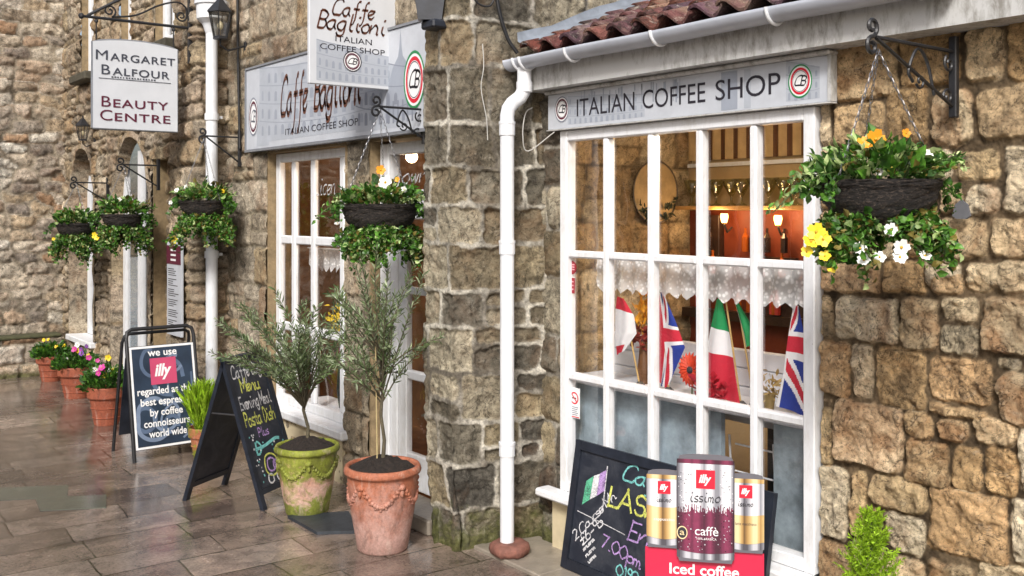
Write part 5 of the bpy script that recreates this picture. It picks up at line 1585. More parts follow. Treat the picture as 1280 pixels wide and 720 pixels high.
# chalk A-board
ab = thing('chalk_a_board', 'black folding chalk board with menu lettering beside the green stained olive pot', 'a-board', (2.57, 6.55, 0), math.atan2(.52, .85))
HT = 1.01; SP = .335; W = .47
ang = math.atan2(SP, HT); LEN = math.hypot(SP, HT)
for sgn in (-1, 1):
    vv = Vector((0, -sgn * SP, HT)).normalized(); nn = Vector((0, sgn * HT, SP)).normalized()
    o = Vector((0, sgn * SP, 0))
    def pl(mb, x0, x1, v0, v1, t0, t1, mat=0):
        P = []
        for t_ in (t0, t1):
            for (x, v) in ((x0, v0), (x1, v0), (x1, v1), (x0, v1)):
                P.append(tuple(o + Vector((x, 0, 0)) + vv * v + nn * t_))
        F = [(3, 2, 1, 0), (4, 5, 6, 7), (0, 1, 5, 4), (1, 2, 6, 5), (2, 3, 7, 6), (3, 0, 4, 7)]
        mb.add(P, F, mat)
    fm = MB(); pl(fm, 0, .042, 0, LEN, -.028, 0); pl(fm, W - .042, W, 0, LEN, -.028, 0); pl(fm, .043, W - .043, LEN - .05, LEN, -.026, -.002); pl(fm, .043, W - .043, .10, .14, -.026, -.002)
    fr_ = fm.build('frame', M_frameb, ab)
    pn_ = MB(); pl(pn_, .0425, W - .0425, .141, LEN - .051, -.018, -.010); pn_ = pn_.build('panel', M_slate, ab)
    if sgn < 0:
        tx = MB()
        oo = o + vv * .0
        def put(s_, x, v, size, colr, w=.012, fit=None):
            a = handwrite(s_, size, w, 'chalk', .1, random.Random(len(s_)), .95, fit=fit)
            tx.art(shift(a, x, v), tuple(oo), (1, 0, 0), tuple(vv), tuple(nn), -.0085, CK.index(colr))
        put('Caffe Bag', .055, .905, .085, 'w', .012, .33); put('Menu', .11, .80, .085, 'y', .014, .22); put('Evening Meal', .055, .685, .085, 'w', .012, .36); put('Pasta Dish', .06, .565, .095, 'y', .014, .35); put('Plus', .17, .475, .06, 'p', .009, .12)
        put('D', .09, .365, .08, 't', .016); tx.art(stroke([(.10, .40), (.2, .405), (.33, .43), (.38, .425)], .022), tuple(oo), (1, 0, 0), tuple(vv), tuple(nn), -.0085, 2)
        rg = random.Random(3)
        for k in range(34):
            tx.art(shift(disc(rg.uniform(.005, .009), 8), rg.choice([rg.uniform(.06, .12), rg.uniform(.06, .42), rg.uniform(.34, .42)]), rg.uniform(.17, .50)), tuple(oo), (1, 0, 0), tuple(vv), tuple(nn), -.0083, 0 if k % 3 else 2)
        for (cx, cz, r, cc) in ((.22, .27, .075, 1), (.22, .27, .045, 3), (.27, .26, .03, 3), (.18, .18, .03, 0), (.28, .18, .03, 0)):
            tx.art(stroke([(cx + r * math.cos(q * .7) * (1 + .15 * math.sin(q * 2.5)), cz + r * math.sin(q * .7)) for q in range(10)], .012), tuple(oo), (1, 0, 0), tuple(vv), tuple(nn), -.0082, cc)
        tx.build('chalk_lettering', CM, pn_)
for x in (.02, W - .02):
    m = MB(); z = .62; y = SP * (1 - z / HT); m.tube([(x, -y + .01, z), (x, y - .01, z)], .006, 6); m.build('stay', plain('steel_stay', (.4, .4, .42), .4, 1.0), ab)

# poster A-board
pb = thing('poster_a_board', 'white on blue coffee poster in a black metal tubular pavement board', 'a-board', (2.73, 8.20, 0), R(2))
W = .28
m = MB()
def bowed(y0, y1, h):
    c_ = [(-W, y0, 0), (-W, y0 + (y1 - y0) * .9, h * .93), (-W + .012, y0 + (y1 - y0) * .97, h * .98), (-W + .05, y1, h), (W - .05, y1, h), (W - .012, y0 + (y1 - y0) * .97, h * .98), (W, y0 + (y1 - y0) * .9, h * .93), (W, y0, 0)]
    return c_
m.tube(bowed(-.10, .12, 1.04), .016, 8); m.build('front_frame', M_iron, pb, smooth=True)
m = MB(); m.tube(bowed(.42, .17, 1.0), .014, 8); m.build('rear_frame', M_iron, pb, smooth=True)
va = Vector((0, .22, 1.04)).normalized(); na = Vector((0, -1.04, .22)).normalized(); o = Vector((0, -.10, 0)) + va * .09
m = MB(); m.prism([(-W + .012, 0), (W - .012, 0), (W - .012, .83), (-W + .012, .83)], tuple(o), (1, 0, 0), tuple(va), tuple(na), .012); m.build('panel', M_black, pb)
m = MB(); m.prism([(-W + .03, .1), (W - .03, .1), (W - .03, .78), (-W + .03, .78)], (0, .39, .04), (1, 0, 0), tuple(Vector((0, -.24, 1.0)).normalized()), (0, 1, 0), .008); m.build('rear_panel', M_black, pb)
ps_ = MB(); oo = o + na * .012
def pp(a, x, z, lift, mat): ps_.art(shift(a, x, z), tuple(oo), (1, 0, 0), tuple(va), tuple(na), lift, mat)
pp(rect(-W + .014, .004, W - .014, .826), 0, 0, .001, 0); pp(rect(-W + .032, .022, W - .032, .808), 0, 0, .002, 1)
rg = random.Random(5)
for k in range(9):   # pale smoke swirls of the poster
    cx, cz = rg.uniform(-.18, .18), rg.uniform(.1, .72); r = rg.uniform(.05, .13)
    P = [(max(-W + .05, min(W - .05, cx + r * (1 + .3 * q / 8) * math.cos(q * .6 + k))), max(.04, min(.79, cz + r * 1.3 * math.sin(q * .6 + k)))) for q in range(9)]
    pp(stroke(P, rg.uniform(.014, .034)), 0, 0, .0024 + k * .0001, 2 + k % 2)
for s_, z, w_ in (('we use', .742, .24), ('regarded as the', .432, .45), ('best espresso', .345, .41), ('by coffee', .258, .27), ('connoisseurs', .172, .38), ('world wide', .088, .31)):
    pp(text(s_, .082, w_, 'C', bold=.02), 0, z, .005, 0)
illy_logo(ps_, tuple(oo + va * .615), (1, 0, 0), tuple(va), tuple(na), .215, 4, 0, .004)
ps_.build('poster', [M_wtext, plain('poster_blue', '#2b3849', .35, var=.35, scale=4), plain('poster_smoke', '#57677f', .35, var=.2, scale=9), plain('poster_smoke_pale', '#74839a', .35, var=.2, scale=9), plain('poster_rose', '#c04a6c', .4, var=.05)], pb)

# leaning chalkboard under the window
lb = thing('leaning_chalkboard', 'wide black chalkboard with coloured writing leaning on the big window sill', 'chalkboard', (3.612, 4.20, .026))
va = Vector((.118, 0, .69)).normalized(); na = Vector((-.69, 0, .118)).normalized(); W = 1.36; H = .70
m = MB()
def lbp(mb, u0, u1, v0, v1, t0, t1, mat=0):
    P = []
    for t_ in (t0, t1):
        for (a, v) in ((u0, v0), (u1, v0), (u1, v1), (u0, v1)):
            P.append(tuple(Vector((0, -a, 0)) + va * v + na * t_))
    mb.add(P, [(3, 2, 1, 0), (4, 5, 6, 7), (0, 1, 5, 4), (1, 2, 6, 5), (2, 3, 7, 6), (3, 0, 4, 7)], mat)
lbp(m, 0, .045, 0, H, 0, .028); lbp(m, W - .045, W, 0, H, 0, .028); lbp(m, .0455, W - .0455, H - .05, H, .001, .027); lbp(m, .0455, W - .0455, 0, .055, .001, .027)
m.build('frame', M_frameb, lb)
m = MB(); lbp(m, .046, W - .046, .056, H - .051, .006, .014); pn_ = m.build('panel', M_slate, lb)
tx = MB()
def put(a, x, v, colr, lift=.0155, rot=0):
    if rot: a = turn(a, rot)
    tx.art(shift(a, x, v), (0, 0, 0), (0, -1, 0), tuple(va), tuple(na), lift, CK.index(colr))
rg = random.Random(2)
put(handwrite('Caffe', .085, .010, 'chalk', .3, rg, .9), .385, .555, 't'); put(handwrite('LASAGNA', .10, .013, 'chalk', .12, rg, .9), .285, .405, 'y'); put(handwrite('En', .095, .009, 'chalk', .25, rg, .9), .46, .27, 'p'); put(handwrite('7.00pm', .065, .008, 'chalk', .05, rg, .9), .285, .185, 'p', rot=-.12)
put(handwrite('2 Course Mn', .050, .006, 'chalk', .0, rg, .85), .085, .165, 'w', rot=.82); put(handwrite('\u00a36-95', .055, .007, 'chalk', .0, rg, .85), .145, .150, 'w', rot=.82)
for k in range(3):
    put(handwrite('mnuenm'[k:] , .022, .006, 'chalk', .0, rg, .8), .16 + .025 * k, .125 - .026 * k, 'w', rot=.82)
put(handwrite('0193', .055, .008, 'chalk', .0, rg, .9), .42, .072, 't')
put(poly([(.10, .36), (.155, .40), (.165, .53), (.11, .49)]), 0, 0, 'g'); put(poly([(.156, .401), (.205, .43), (.21, .55), (.166, .531)]), 0, 0, 'w'); put(poly([(.206, .431), (.26, .47), (.26, .585), (.211, .551)]), 0, 0, 'p'); put(stroke([(.265, .36), (.263, .48), (.262, .60)], .008), 0, 0, 'w')
put(stroke([(.07, .32), (.3, .30), (.45, .285)], .004), 0, 0, 'w')
tx.build('chalk_lettering', CM, pn_)

# cardboard display of canned coffee
sd = thing('coffee_standee', 'red cardboard display with three large printed coffee cans before the chalkboard', 'display', (3.33, 2.93, .0), math.atan2(-.751, .661))
def shades(nm, cols, var=.04, scale=20):
    out = []
    for i in range(10):
        q = i / 3; j = min(2, int(q)); f = q - j
        out.append(plain('%s_%d' % (nm, i), tuple(cols[j][k] * (1 - f) + cols[j + 1][k] * f for k in range(3)), .35, var=var, scale=scale))
    return out
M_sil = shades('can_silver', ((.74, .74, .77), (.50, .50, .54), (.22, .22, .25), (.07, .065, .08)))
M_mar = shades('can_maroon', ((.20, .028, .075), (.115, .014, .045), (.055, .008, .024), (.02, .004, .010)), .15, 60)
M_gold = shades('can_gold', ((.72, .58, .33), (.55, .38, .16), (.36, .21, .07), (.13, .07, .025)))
b = MB(); b.prism([(-.256, 0), (.256, 0), (.256, .515), (-.256, .515)], (0, 0, .0), (1, 0, 0), Z, (0, 1, 0), .008); b.build('backing_card', plain('standee_red', '#c22044', .4, var=.03), sd)
b = MB(); b.prism([(-.04, 0), (.04, 0), (.01, .48), (-.01, .48)], (0, .20, 0), (1, 0, 0), tuple(Vector((0, -.19, .48)).normalized()), (0, 1, 0), .006); b.build('strut', plain('brown_card', '#8a6d48', .8), sd)
tx = MB(); tx.art(shift(text('Iced coffee', .066, .30, 'C', bold=.02), .0, .405), (0, 0, 0), (1, 0, 0), Z, (0, -1, 0), .001); tx.build('lettering', M_wtext, sd)
def lv(t):
    return int(round(t * 3))
def can(x0, x1, z0, z1, y, lower, upto, big, nm):
    w = x1 - x0; c = MB(); th = .010; r = .02
    out = [(x0 + w * .05, z0), (x1 - w * .05, z0), (x1 - .002, z0 + .03), (x1, z0 + .05), (x1, z1 - .03), (x1 - w * .05, z1 - .004)] + [(x1 - w * .05 - (w * .9) * i / 8, z1 + .006 * math.sin(math.pi * i / 8)) for i in range(1, 8)] + [(x0 + w * .05, z1 - .004), (x0, z1 - .03), (x0, z0 + .05), (x0 + .002, z0 + .03)]
    c.prism(out, (0, y, 0), (1, 0, 0), Z, (0, -1, 0), th, 0)
    tones = [3, 2, 1, 0, 0, 1, 0, 0, 1, 2, 1, 0, 1, 2, 2, 1, 0, 0, 1, 3] if big else [2, 1, 0, 0, 1, 3, 2, 1, 0, 0, 2, 1]
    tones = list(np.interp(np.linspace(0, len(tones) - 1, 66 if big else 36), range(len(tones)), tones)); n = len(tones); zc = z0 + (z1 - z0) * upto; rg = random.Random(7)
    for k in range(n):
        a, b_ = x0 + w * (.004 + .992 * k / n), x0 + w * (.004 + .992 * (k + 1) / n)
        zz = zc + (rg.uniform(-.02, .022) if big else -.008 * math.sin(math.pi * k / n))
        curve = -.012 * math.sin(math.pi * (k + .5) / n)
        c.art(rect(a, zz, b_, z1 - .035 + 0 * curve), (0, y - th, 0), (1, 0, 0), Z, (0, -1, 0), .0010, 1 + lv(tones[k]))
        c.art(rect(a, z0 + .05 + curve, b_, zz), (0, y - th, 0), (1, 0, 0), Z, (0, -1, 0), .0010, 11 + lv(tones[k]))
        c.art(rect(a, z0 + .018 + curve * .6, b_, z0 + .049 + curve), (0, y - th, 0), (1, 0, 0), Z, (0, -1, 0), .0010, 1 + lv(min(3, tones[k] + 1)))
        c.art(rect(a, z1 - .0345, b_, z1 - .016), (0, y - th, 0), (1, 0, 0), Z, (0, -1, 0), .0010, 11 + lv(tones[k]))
    if big:   # printed droplets
        for k in range(420):
            q = rg.random(); x = rg.uniform(x0 + .006, x1 - .006); z = rg.uniform(z0 + .05, z1 - .04)
            up_ = z > zc + .02
            if abs(x - (x0 + x1) / 2) < .06 and (z > z1 - .22 or abs(z - zc + .07) < .05) and q < .85: continue
            c.art(shift(disc(rg.uniform(.0012, .0034), 6), x, z), (0, y - th, 0), (1, 0, 0), Z, (0, -1, 0), .0015, (1 + rg.choice([0, 5, 8])) if up_ else rg.choice([11, 20, 4]))
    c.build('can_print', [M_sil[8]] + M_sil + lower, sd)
    cx = (x0 + x1) / 2; t_ = MB(); s_ = w * (.33 if big else .36)
    oo = (cx, y - th, 0)
    illy_logo(t_, (cx, y - th, z1 - (.102 if big else .072)), (1, 0, 0), Z, (0, -1, 0), s_, 0, 1, .002)
    if big:
        t_.art(shift(handwrite('issimo', .045, .006, 'nib', .25, random.Random(1), fit=.13), -.065, z1 - .20), oo, (1, 0, 0), Z, (0, -1, 0), .002, 2)
        t_.art(shift(text('caff\u00e8', .056, .10, 'C', bold=.001), .005, z0 + .118), oo, (1, 0, 0), Z, (0, -1, 0), .002, 1); t_.art(shift(text('100% ARABICA', .014, .085, 'C'), .005, z0 + .098), oo, (1, 0, 0), Z, (0, -1, 0), .002, 1)
        t_.art(shift(ring(.024, .029, 24, .8), -w / 2 + .024, z0 + .125), oo, (1, 0, 0), Z, (0, -1, 0), .0025, 3); t_.art(shift(disc(.024, 24, .8), -w / 2 + .024, z0 + .125), oo, (1, 0, 0), Z, (0, -1, 0), .0021, 2); t_.art(shift(text('a', .04, .02, 'C', bold=.002), -w / 2 + .024, z0 + .115), oo, (1, 0, 0), Z, (0, -1, 0), .003, 3)
    else:
        t_.art(shift(handwrite('issimo', .022, .004, 'nib', .25, random.Random(1), fit=.065), -.033, z1 - .135), oo, (1, 0, 0), Z, (0, -1, 0), .002, 2)
        t_.art(shift(text(nm, .018, .09, 'C'), 0, z0 + .12), oo, (1, 0, 0), Z, (0, -1, 0), .002, 1 if nm[0] == 'c' else 2)
    t_.build('can_lettering', [M_red, M_wtext, M_dark, M_gold[0]], sd)
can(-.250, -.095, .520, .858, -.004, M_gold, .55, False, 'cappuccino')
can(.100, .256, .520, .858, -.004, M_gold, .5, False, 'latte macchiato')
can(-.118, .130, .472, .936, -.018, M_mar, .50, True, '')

# ------------------------------------------------------------------ stickers on the glass
st = thing('no_smoking_sticker', 'small white no smoking notice inside the lowest left window pane', 'sticker', (3.84, 4.355, .80))
b = MB(); b.box((3.826, 4.31, .80), (3.829, 4.40, .975)); b.build('paper', M_wtext, st, world=True)
b = MB(); oo = (3.826, 4.355, .915)
b.art(ring(.027, .036, 28), oo, (0, -1, 0), Z, (-1, 0, 0), .001, 0); b.art(turn(rect(-.03, -.004, .03, .004), R(-45)), oo, (0, -1, 0), Z, (-1, 0, 0), .0015, 0); b.art(rect(-.02, -.004, .016, .004), oo, (0, -1, 0), Z, (-1, 0, 0), .001, 1)
for k in range(5):
    b.art(rect(-.033 + .004 * (k % 2), -.055 - .011 * k, .033 - .006 * (k % 3), -.050 - .011 * k), oo, (0, -1, 0), Z, (-1, 0, 0), .001, 2)
b.art(rect(-.043, -.112, .043, -.106), oo, (0, -1, 0), Z, (-1, 0, 0), .001, 0)
b.build('printed_marks', [M_red, M_dark, M_print2], st, world=True)
st = thing('red_sticker', 'small dark red window sticker in two shapes on the middle left pane', 'sticker', (3.84, 4.375, 1.52))
b = MB(); b.prism([(.036 * math.cos(q * .5236), .036 * math.sin(q * .5236) * 1.1) for q in range(12)], (3.828, 4.375, 1.675), (0, -1, 0), Z, (-1, 0, 0), .002); b.prism([(-.03, -.15), (.02, -.15), (.024, -.06), (-.02, -.06)], (3.828, 4.375, 1.675), (0, -1, 0), Z, (-1, 0, 0), .002)
b.build('sticker', plain('sticker_red', '#8e1226', .4), st, world=True)
b = MB(); rg = random.Random(2)
for k in range(3):
    b.art(rect(-.024, -.014 + .014 * k, .022, -.007 + .014 * k), (3.8255, 4.375, 1.675), (0, -1, 0), Z, (-1, 0, 0), .0008, 0); b.art(rect(-.018, -.13 + .022 * k, .014, -.122 + .022 * k), (3.8255, 4.375, 1.675), (0, -1, 0), Z, (-1, 0, 0), .0008, 0)
b.build('printed_marks', [plain('pink_print', '#d9a0a6', .5)], st, world=True)

# ------------------------------------------------------------------ inside the coffee shop
dc = thing('display_counter', 'white panelled display counter with ledge behind the flags inside the shop window', 'counter', (4.1, 3.5, 0))
b = MB()
for k in range(4):
    b.box((4.26 - .004 * (k == 3), 2.55, .86 + k * .10), (4.30, 4.55, .957 + k * .10), bev=.006)
b.build('panel', plain('white_panelling', (.62, .64, .68), .5, var=.06), dc, world=True)
b = MB(); b.box((3.90, 2.62, .985), (4.255, 4.56, 1.012), bev=.005); b.build('ledge', plain('white_ledge', (.6, .62, .66), .4), dc, world=True)
b = MB(); b.box((3.95, 3.36, .04), (3.98, 4.56, .983)); b.build('base', plain('blue_reflection_tint', (.30, .37, .42), .25, var=.6, scale=3.2), dc, world=True)  # mottled blue-grey colour stands in for street reflections in the lower panes
b = MB()
b.box((3.96, 2.46, .04), (3.99, 3.045, .983), bev=.004)
b.build('side_panel', plain('grey_reflection_tint', (.30, .36, .40), .2, var=.6, scale=3.4), dc, world=True)  # pane reflections put into this panel's colour too
b = MB()
for z in (.30, .48, .66, .80):
    b.tube([(4.06, 3.06, z), (4.06, 3.36, z)], .005, 6)
for y in (3.07, 3.35):
    b.tube([(4.06, y, .05), (4.06, y + .05, .84)], .006, 6)
b.build('wire_rack', M_white, dc, world=True)
b = MB(); b.box((4.40, 3.0, .05), (4.44, 3.42, .85)); b.build('dark_back', plain('dark_recess', (.05, .055, .06), .5, var=.4), dc, world=True)
lc = MB(); V = []; F = []; ny, nz = 150, 14
for i in range(ny + 1):
    y = 4.27 - (4.27 - 2.70) * i / ny
    zig = abs(((i / ny * 19) % 1) - .5) * 2
    zb = 1.535 + .035 * zig
    for j in range(nz + 1):
        V.append((3.925 + .010 * math.sin(i * .55) + .004 * math.sin(i * 1.7 + j), y, 1.74 + (zb - 1.74) * j / nz))
for i in range(ny):
    for j in range(nz):
        a = i * (nz + 1) + j; F.append((a, a + 1, a + nz + 2, a + nz + 1))
lc.add(V, F)
M_lace, nt, p = new_mat('white_lace')
co = objcoord(nt); vo = node(nt, 'ShaderNodeTexVoronoi'); nt.links.new(co, vo.inputs['Vector']); vo.inputs['Scale'].default_value = 42
n_l = noise_node(nt, 9, 3, .5, co)
p.inputs['Base Color'].default_value = (.90, .90, .90, 1); p.inputs['Roughness'].default_value = .8
al = ramp(nt, mathn(nt, 'ADD', vo.outputs['Distance'], mathn(nt, 'MULTIPLY', n_l.outputs[0], .6)), [(.50, (.96,) * 3), (.78, (.55,) * 3)])
nt.links.new(al.outputs[0], p.inputs['Alpha'])
ct = thing('lace_curtain', 'white lace cafe curtain with pointed hem across the big window', 'curtain', (3.925, 3.5, 1.5))
lc.build('lace', M_lace, ct, smooth=True, world=True)
b = MB(); b.tube([(3.925, 2.66, 1.745), (3.925, 4.29, 1.745)], .007, 6); b.build('rod', M_white, ct, world=True)

FLAGM = [plain('flag_white', (.78, .78, .80), .7, var=.04), plain('flag_red', (.55, .02, .045), .7, var=.08), plain('flag_blue', (.015, .04, .28), .7, var=.1), plain('flag_green', (.01, .26, .08), .7, var=.1)]
def uj(a, b_):
    x, y = (a - .5) * 3, (b_ - .5) * 2
    if abs(x) < .2 or abs(y) < .2: return 1
    if abs(x) < .34 or abs(y) < .34: return 0
    d = abs(abs(y) - abs(x) * 2 / 3) * .83
    if d < .09: return 1
    if d < .21: return 0
    return 2
def flag(label, loc, outline, colour, folds, pole, seed, cat='flag'):
    """outline: left and right edge points (y offset to the viewer's right, z) from top to bottom"""
    t = thing('flag', label, 'flag', loc, 0, 'small flags in the coffee shop window')
    Lp, Rp = np.array(outline[0], float), np.array(outline[1], float)
    ns, nt_ = 64, 40; V = []; F = []; M = []
    for i in range(ns + 1):
        s_ = i / ns
        l = np.array([np.interp(s_ * (len(Lp) - 1), range(len(Lp)), Lp[:, k]) for k in (0, 1)]); r = np.array([np.interp(s_ * (len(Rp) - 1), range(len(Rp)), Rp[:, k]) for k in (0, 1)])
        for j in range(nt_ + 1):
            q = j / nt_; p_ = l + (r - l) * q
            V.append((folds * math.sin(q * 2.6 * math.pi + s_ * 2 + seed) * (.3 + .7 * s_), -p_[0], p_[1]))
    m = MB()
    for i in range(ns):
        for j in range(nt_):
            a = i * (nt_ + 1) + j; F.append((a, a + 1, a + nt_ + 2, a + nt_ + 1)); M.append(colour((i + .5) / ns, (j + .5) / nt_))
    m.add(V, F); m.m = M
    m.build('cloth', FLAGM, t, smooth=True)
    b = MB(); b.tube([(.012, -pole[0][0], pole[0][1]), (.012, -pole[1][0], pole[1][1])], .005, 6); b.ball((.012, -pole[1][0], pole[1][1]), .009, 6); b.build('pole', plain('pale_wood_stick', '#b99a62', .6), t)
    b = MB(); b.lathe([(.03, 0), (.032, .01), (.012, .03)], (.012, -pole[0][0], 0), 12); b.build('base', plain('flag_base', (.05, .05, .05), .4), t)
zL = 1.013
def col_it(s_, q):
    if s_ < .30: return 3
    if s_ < .52: return 0
    return 1
flag('italian flag with green top drooping beside the red blossom in the window', (3.985, 3.37, zL), [[(-.055, .53), (-.10, .37), (-.145, .16), (-.15, .03)], [(-.02, .55), (.04, .35), (.08, .16), (.115, .01)]], col_it, .014, ((.10, .0), (.0, .53)), 1)
flag('green fold of a second italian flag right behind the first one', (4.03, 3.33, zL), [[(-.01, .52), (.02, .44), (.05, .37), (.07, .30)], [(.02, .52), (.09, .43), (.125, .37), (.13, .33)]], lambda s_, q: 3 if q > .06 else 0, .008, ((.11, 0), (.0, .53)), 2)
flag('union jack flag hanging narrow at the right edge of the window', (3.985, 2.93, zL), [[(-.015, .54), (-.045, .38), (-.07, .20), (-.11, .04)], [(.015, .54), (.055, .38), (.08, .18), (.10, .01)]], lambda s_, q: uj(.13 + s_ * .95, .64 + q * .36), .008, ((.06, .0), (-.005, .52)), 3)
flag('dark union jack flag left of the red blossom', (3.985, 3.76, zL), [[(-.08, .54), (-.085, .40), (-.09, .22), (-.08, .05)], [(-.04, .55), (.06, .38), (.115, .26), (-.02, .02)]], lambda s_, q: uj(.05 + s_ * .9, .45 + q * .55), .010, ((-.01, .0), (-.065, .54)), 4)
flag('white and red flag on a stick at the left of the window display', (3.985, 4.08, zL), [[(-.08, .50), (-.095, .42), (-.10, .28), (-.09, .16)], [(-.03, .49), (.05, .40), (.07, .30), (-.03, .19)]], lambda s_, q: 1 if s_ < .3 or (s_ > .86 and q < .7) else 0, .008, ((.09, .0), (-.045, .49)), 5)

t = thing('gerbera_flower', 'big red gerbera blossom between union jack and italian flag', 'flower', (3.975, 3.58, zL))
b = MB()
for ringk, (r, n, dz) in enumerate(((.098, 22, 0), (.080, 20, -.008), (.055, 16, -.014))):
    for k in range(n):
        a = 2 * math.pi * k / n + ringk * .13; w = math.pi / n * 1.15; cz = .15
        b.add([(dz, r * .15 * math.cos(a), cz + r * .15 * math.sin(a)), (dz - .012, r * .75 * math.cos(a - w), cz + r * .75 * math.sin(a - w)), (dz - .004, r * math.cos(a), cz + r * math.sin(a)), (dz - .012, r * .75 * math.cos(a + w), cz + r * .75 * math.sin(a + w))], [(0, 1, 2, 3)])
b.build('petals', plain('red_orange_petal', (.62, .06, .02), .6, var=.25, scale=30), t)
b = MB(); b.ball((-.02, 0, .15), .02, 10, sc=(.5, 1, 1)); b.build('eye', M_dark, t)
b = MB(); b.tube([(0, 0, .14), (.01, .01, 0)], .004, 6); b.build('stem', M_stem, t)
t = thing('red_blossom', 'loose red silk blossom lying at the foot of the italian flag', 'flower', (3.95, 3.43, zL))
b = MB(); nr = np.random.RandomState(3); n = 90; P = nr.normal(size=(n, 3)) * np.array((.02, .04, .03)) + np.array((0, 0, .07)); leaf_mesh(b, P, nr.normal(size=(n, 3)), nr.uniform(.04, .07, n), .7, random.Random(1)); b.build('petals', plain('red_silk', (.42, .015, .03), .5, var=.3, scale=40), t)
t = thing('gold_bouquet', 'gold and dark red dried bouquet behind the white and red flag', 'bouquet', (4.10, 4.06, zL))
b = MB(); n = 60; P = nr.normal(size=(n, 3)) * np.array((.02, .02, .06)) + np.array((0, 0, .40)); leaf_mesh(b, P, nr.normal(size=(n, 3)) * .4 + np.array((0, 0, 1)), nr.uniform(.04, .08, n), .4, random.Random(2)); b.build('gold_heads', plain('gold_petal', (.75, .36, .03), .5, var=.3, scale=40), t)
b = MB(); n = 80; P = nr.normal(size=(n, 3)) * np.array((.02, .05, .03)) + np.array((0, 0, .27)); leaf_mesh(b, P, nr.normal(size=(n, 3)), nr.uniform(.03, .05, n), .7, random.Random(2)); b.build('red_heads', plain('dark_red_petal', (.22, .03, .02), .6, var=.4, scale=40), t)
b = MB(); b.lathe([(.03, 0), (.04, .08), (.03, .16), (.025, .24)], (0, 0, 0), 12); b.build('vase', plain('brown_vase', (.15, .07, .03), .3), t)
t = thing('posy', 'small dried gold posy in a cup left of the right union jack', 'bouquet', (4.0, 3.10, zL))
b = MB(); n = 70; P = nr.normal(size=(n, 3)) * .03 + np.array((0, 0, .12)); leaf_mesh(b, P, nr.normal(size=(n, 3)) + np.array((0, 0, .5)), nr.uniform(.02, .05, n), .4, random.Random(2)); b.build('heads', plain('straw_petal', '#a48a55', .7, var=.3, scale=40), t)
b = MB(); b.lathe([(.022, 0), (.03, .07), (.033, .09)], (0, 0, 0), 12); b.build('cup', plain('straw_cup', '#8a7548', .6), t)

wp = thing('wall_plate', 'round dark rimmed plate with leaves hung on the inner side wall', 'wall plate', (4.72, 4.565, 2.13))
b = MB(); b.tube([(.205 * math.cos(q * math.pi / 20), 0, .205 * math.sin(q * math.pi / 20)) for q in range(41)], .006, 6); b.build('rim', plain('dark_metal_rim', (.10, .075, .05), .4), wp)
b = MB(); b.prism([(.2 * math.cos(q * math.pi / 20), .2 * math.sin(q * math.pi / 20)) for q in range(40)], (0, .012, 0), (1, 0, 0), Z, (0, -1, 0), .008); b.build('face', plain('mottled_plate', '#a08a64', .5, var=.35, scale=8), wp)
b = MB(); n = 70; a = nr.uniform(3.6, 5.9, n); P = np.stack([.17 * np.cos(a) + nr.normal(size=n) * .02, np.full(n, -.012), .17 * np.sin(a) + nr.normal(size=n) * .02], 1); leaf_mesh(b, P, nr.normal(size=(n, 3)) * np.array((1, .3, 1)), nr.uniform(.03, .06, n), .4, random.Random(1))
b.build('leaves', plain('dark_green_sprig', '#26301c', .6), wp)

sh = thing('glass_shelf', 'cream shelf on the back wall carrying sundae glasses', 'shelf', (5.0, 4.0, 2.03))
b = MB(); b.box((4.90, 2.9, 2.015), (5.098, 4.6, 2.04), bev=.004); b.build('board', plain('warm_wood_edge', '#b98a4e', .5), sh, world=True)
b = MB(); b.box((5.06, 2.9, 2.30), (5.098, 4.6, 2.325)); b.build('rail', M_white, sh, world=True)
gm = plain('pale_green_glass', '#b9b48a', .15, var=.1)
g0 = None
for k, y in enumerate((3.66, 3.76, 3.86, 3.97, 4.07, 4.17, 4.28, 4.38, 4.48)):
    if g0 is None:
        b = MB(); b.lathe([(.035, 0), (.033, .006), (.008, .02), (.007, .055), (.02, .075), (.045, .12), (.062, .17), (.058, .17), (.04, .12), (.012, .08)], (0, 0, 0), 14)
        g0 = b.build('sundae_glass', glass_mat('pale_green_goblet', (.80, .82, .66), .06, .05), None, smooth=True); o = g0
    else:
        o = g0.copy(); COL.objects.link(o)
    o.location = (4.98 + .02 * (k % 2), y, 2.0405)
    tag(o, 'pale green sundae glass standing in the row on the back shelf', 'glass', 'sundae glasses on the back shelf')
vl = thing('striped_valance', 'brown and cream striped gathered fabric along the top of the back wall', 'valance', (5.05, 4.0, 2.35))
b = MB(); V = []; F = []; M = []
for i in range(161):
    y = 2.9 + 1.68 * i / 160
    for z in (2.345, 2.59):
        V.append((5.06 + .012 * math.sin(i * .62), y, z))
for i in range(160):
    F.append((2 * i, 2 * i + 1, 2 * i + 3, 2 * i + 2)); M.append(1 if (i // 5) % 2 else 0)
b.add(V, F); b.m = M; b.build('cloth', [plain('brown_stripe', '#5c3a20', .8), plain('cream_stripe', '#b79a6a', .8)], vl, world=True)
rk = thing('bottle_rack', 'dark wooden rack of bottles on the orange back wall under the shelf', 'rack', (5.0, 4.2, 1.3))
b = MB(); b.box((5.03, 4.30, 1.55), (5.09, 4.47, 1.98), bev=.004); b.box((5.03, 3.72, 1.45), (5.09, 4.03, 1.72), bev=.004); b.box((5.0, 2.9, 1.30), (5.09, 4.6, 1.36)); b.box((5.03, 3.60, 1.36), (5.09, 3.95, 1.44)); b.build('cabinet', plain('dark_cabinet', (.03, .014, .008), .4, var=.4), rk, world=True)
b = MB(); rg = random.Random(4)
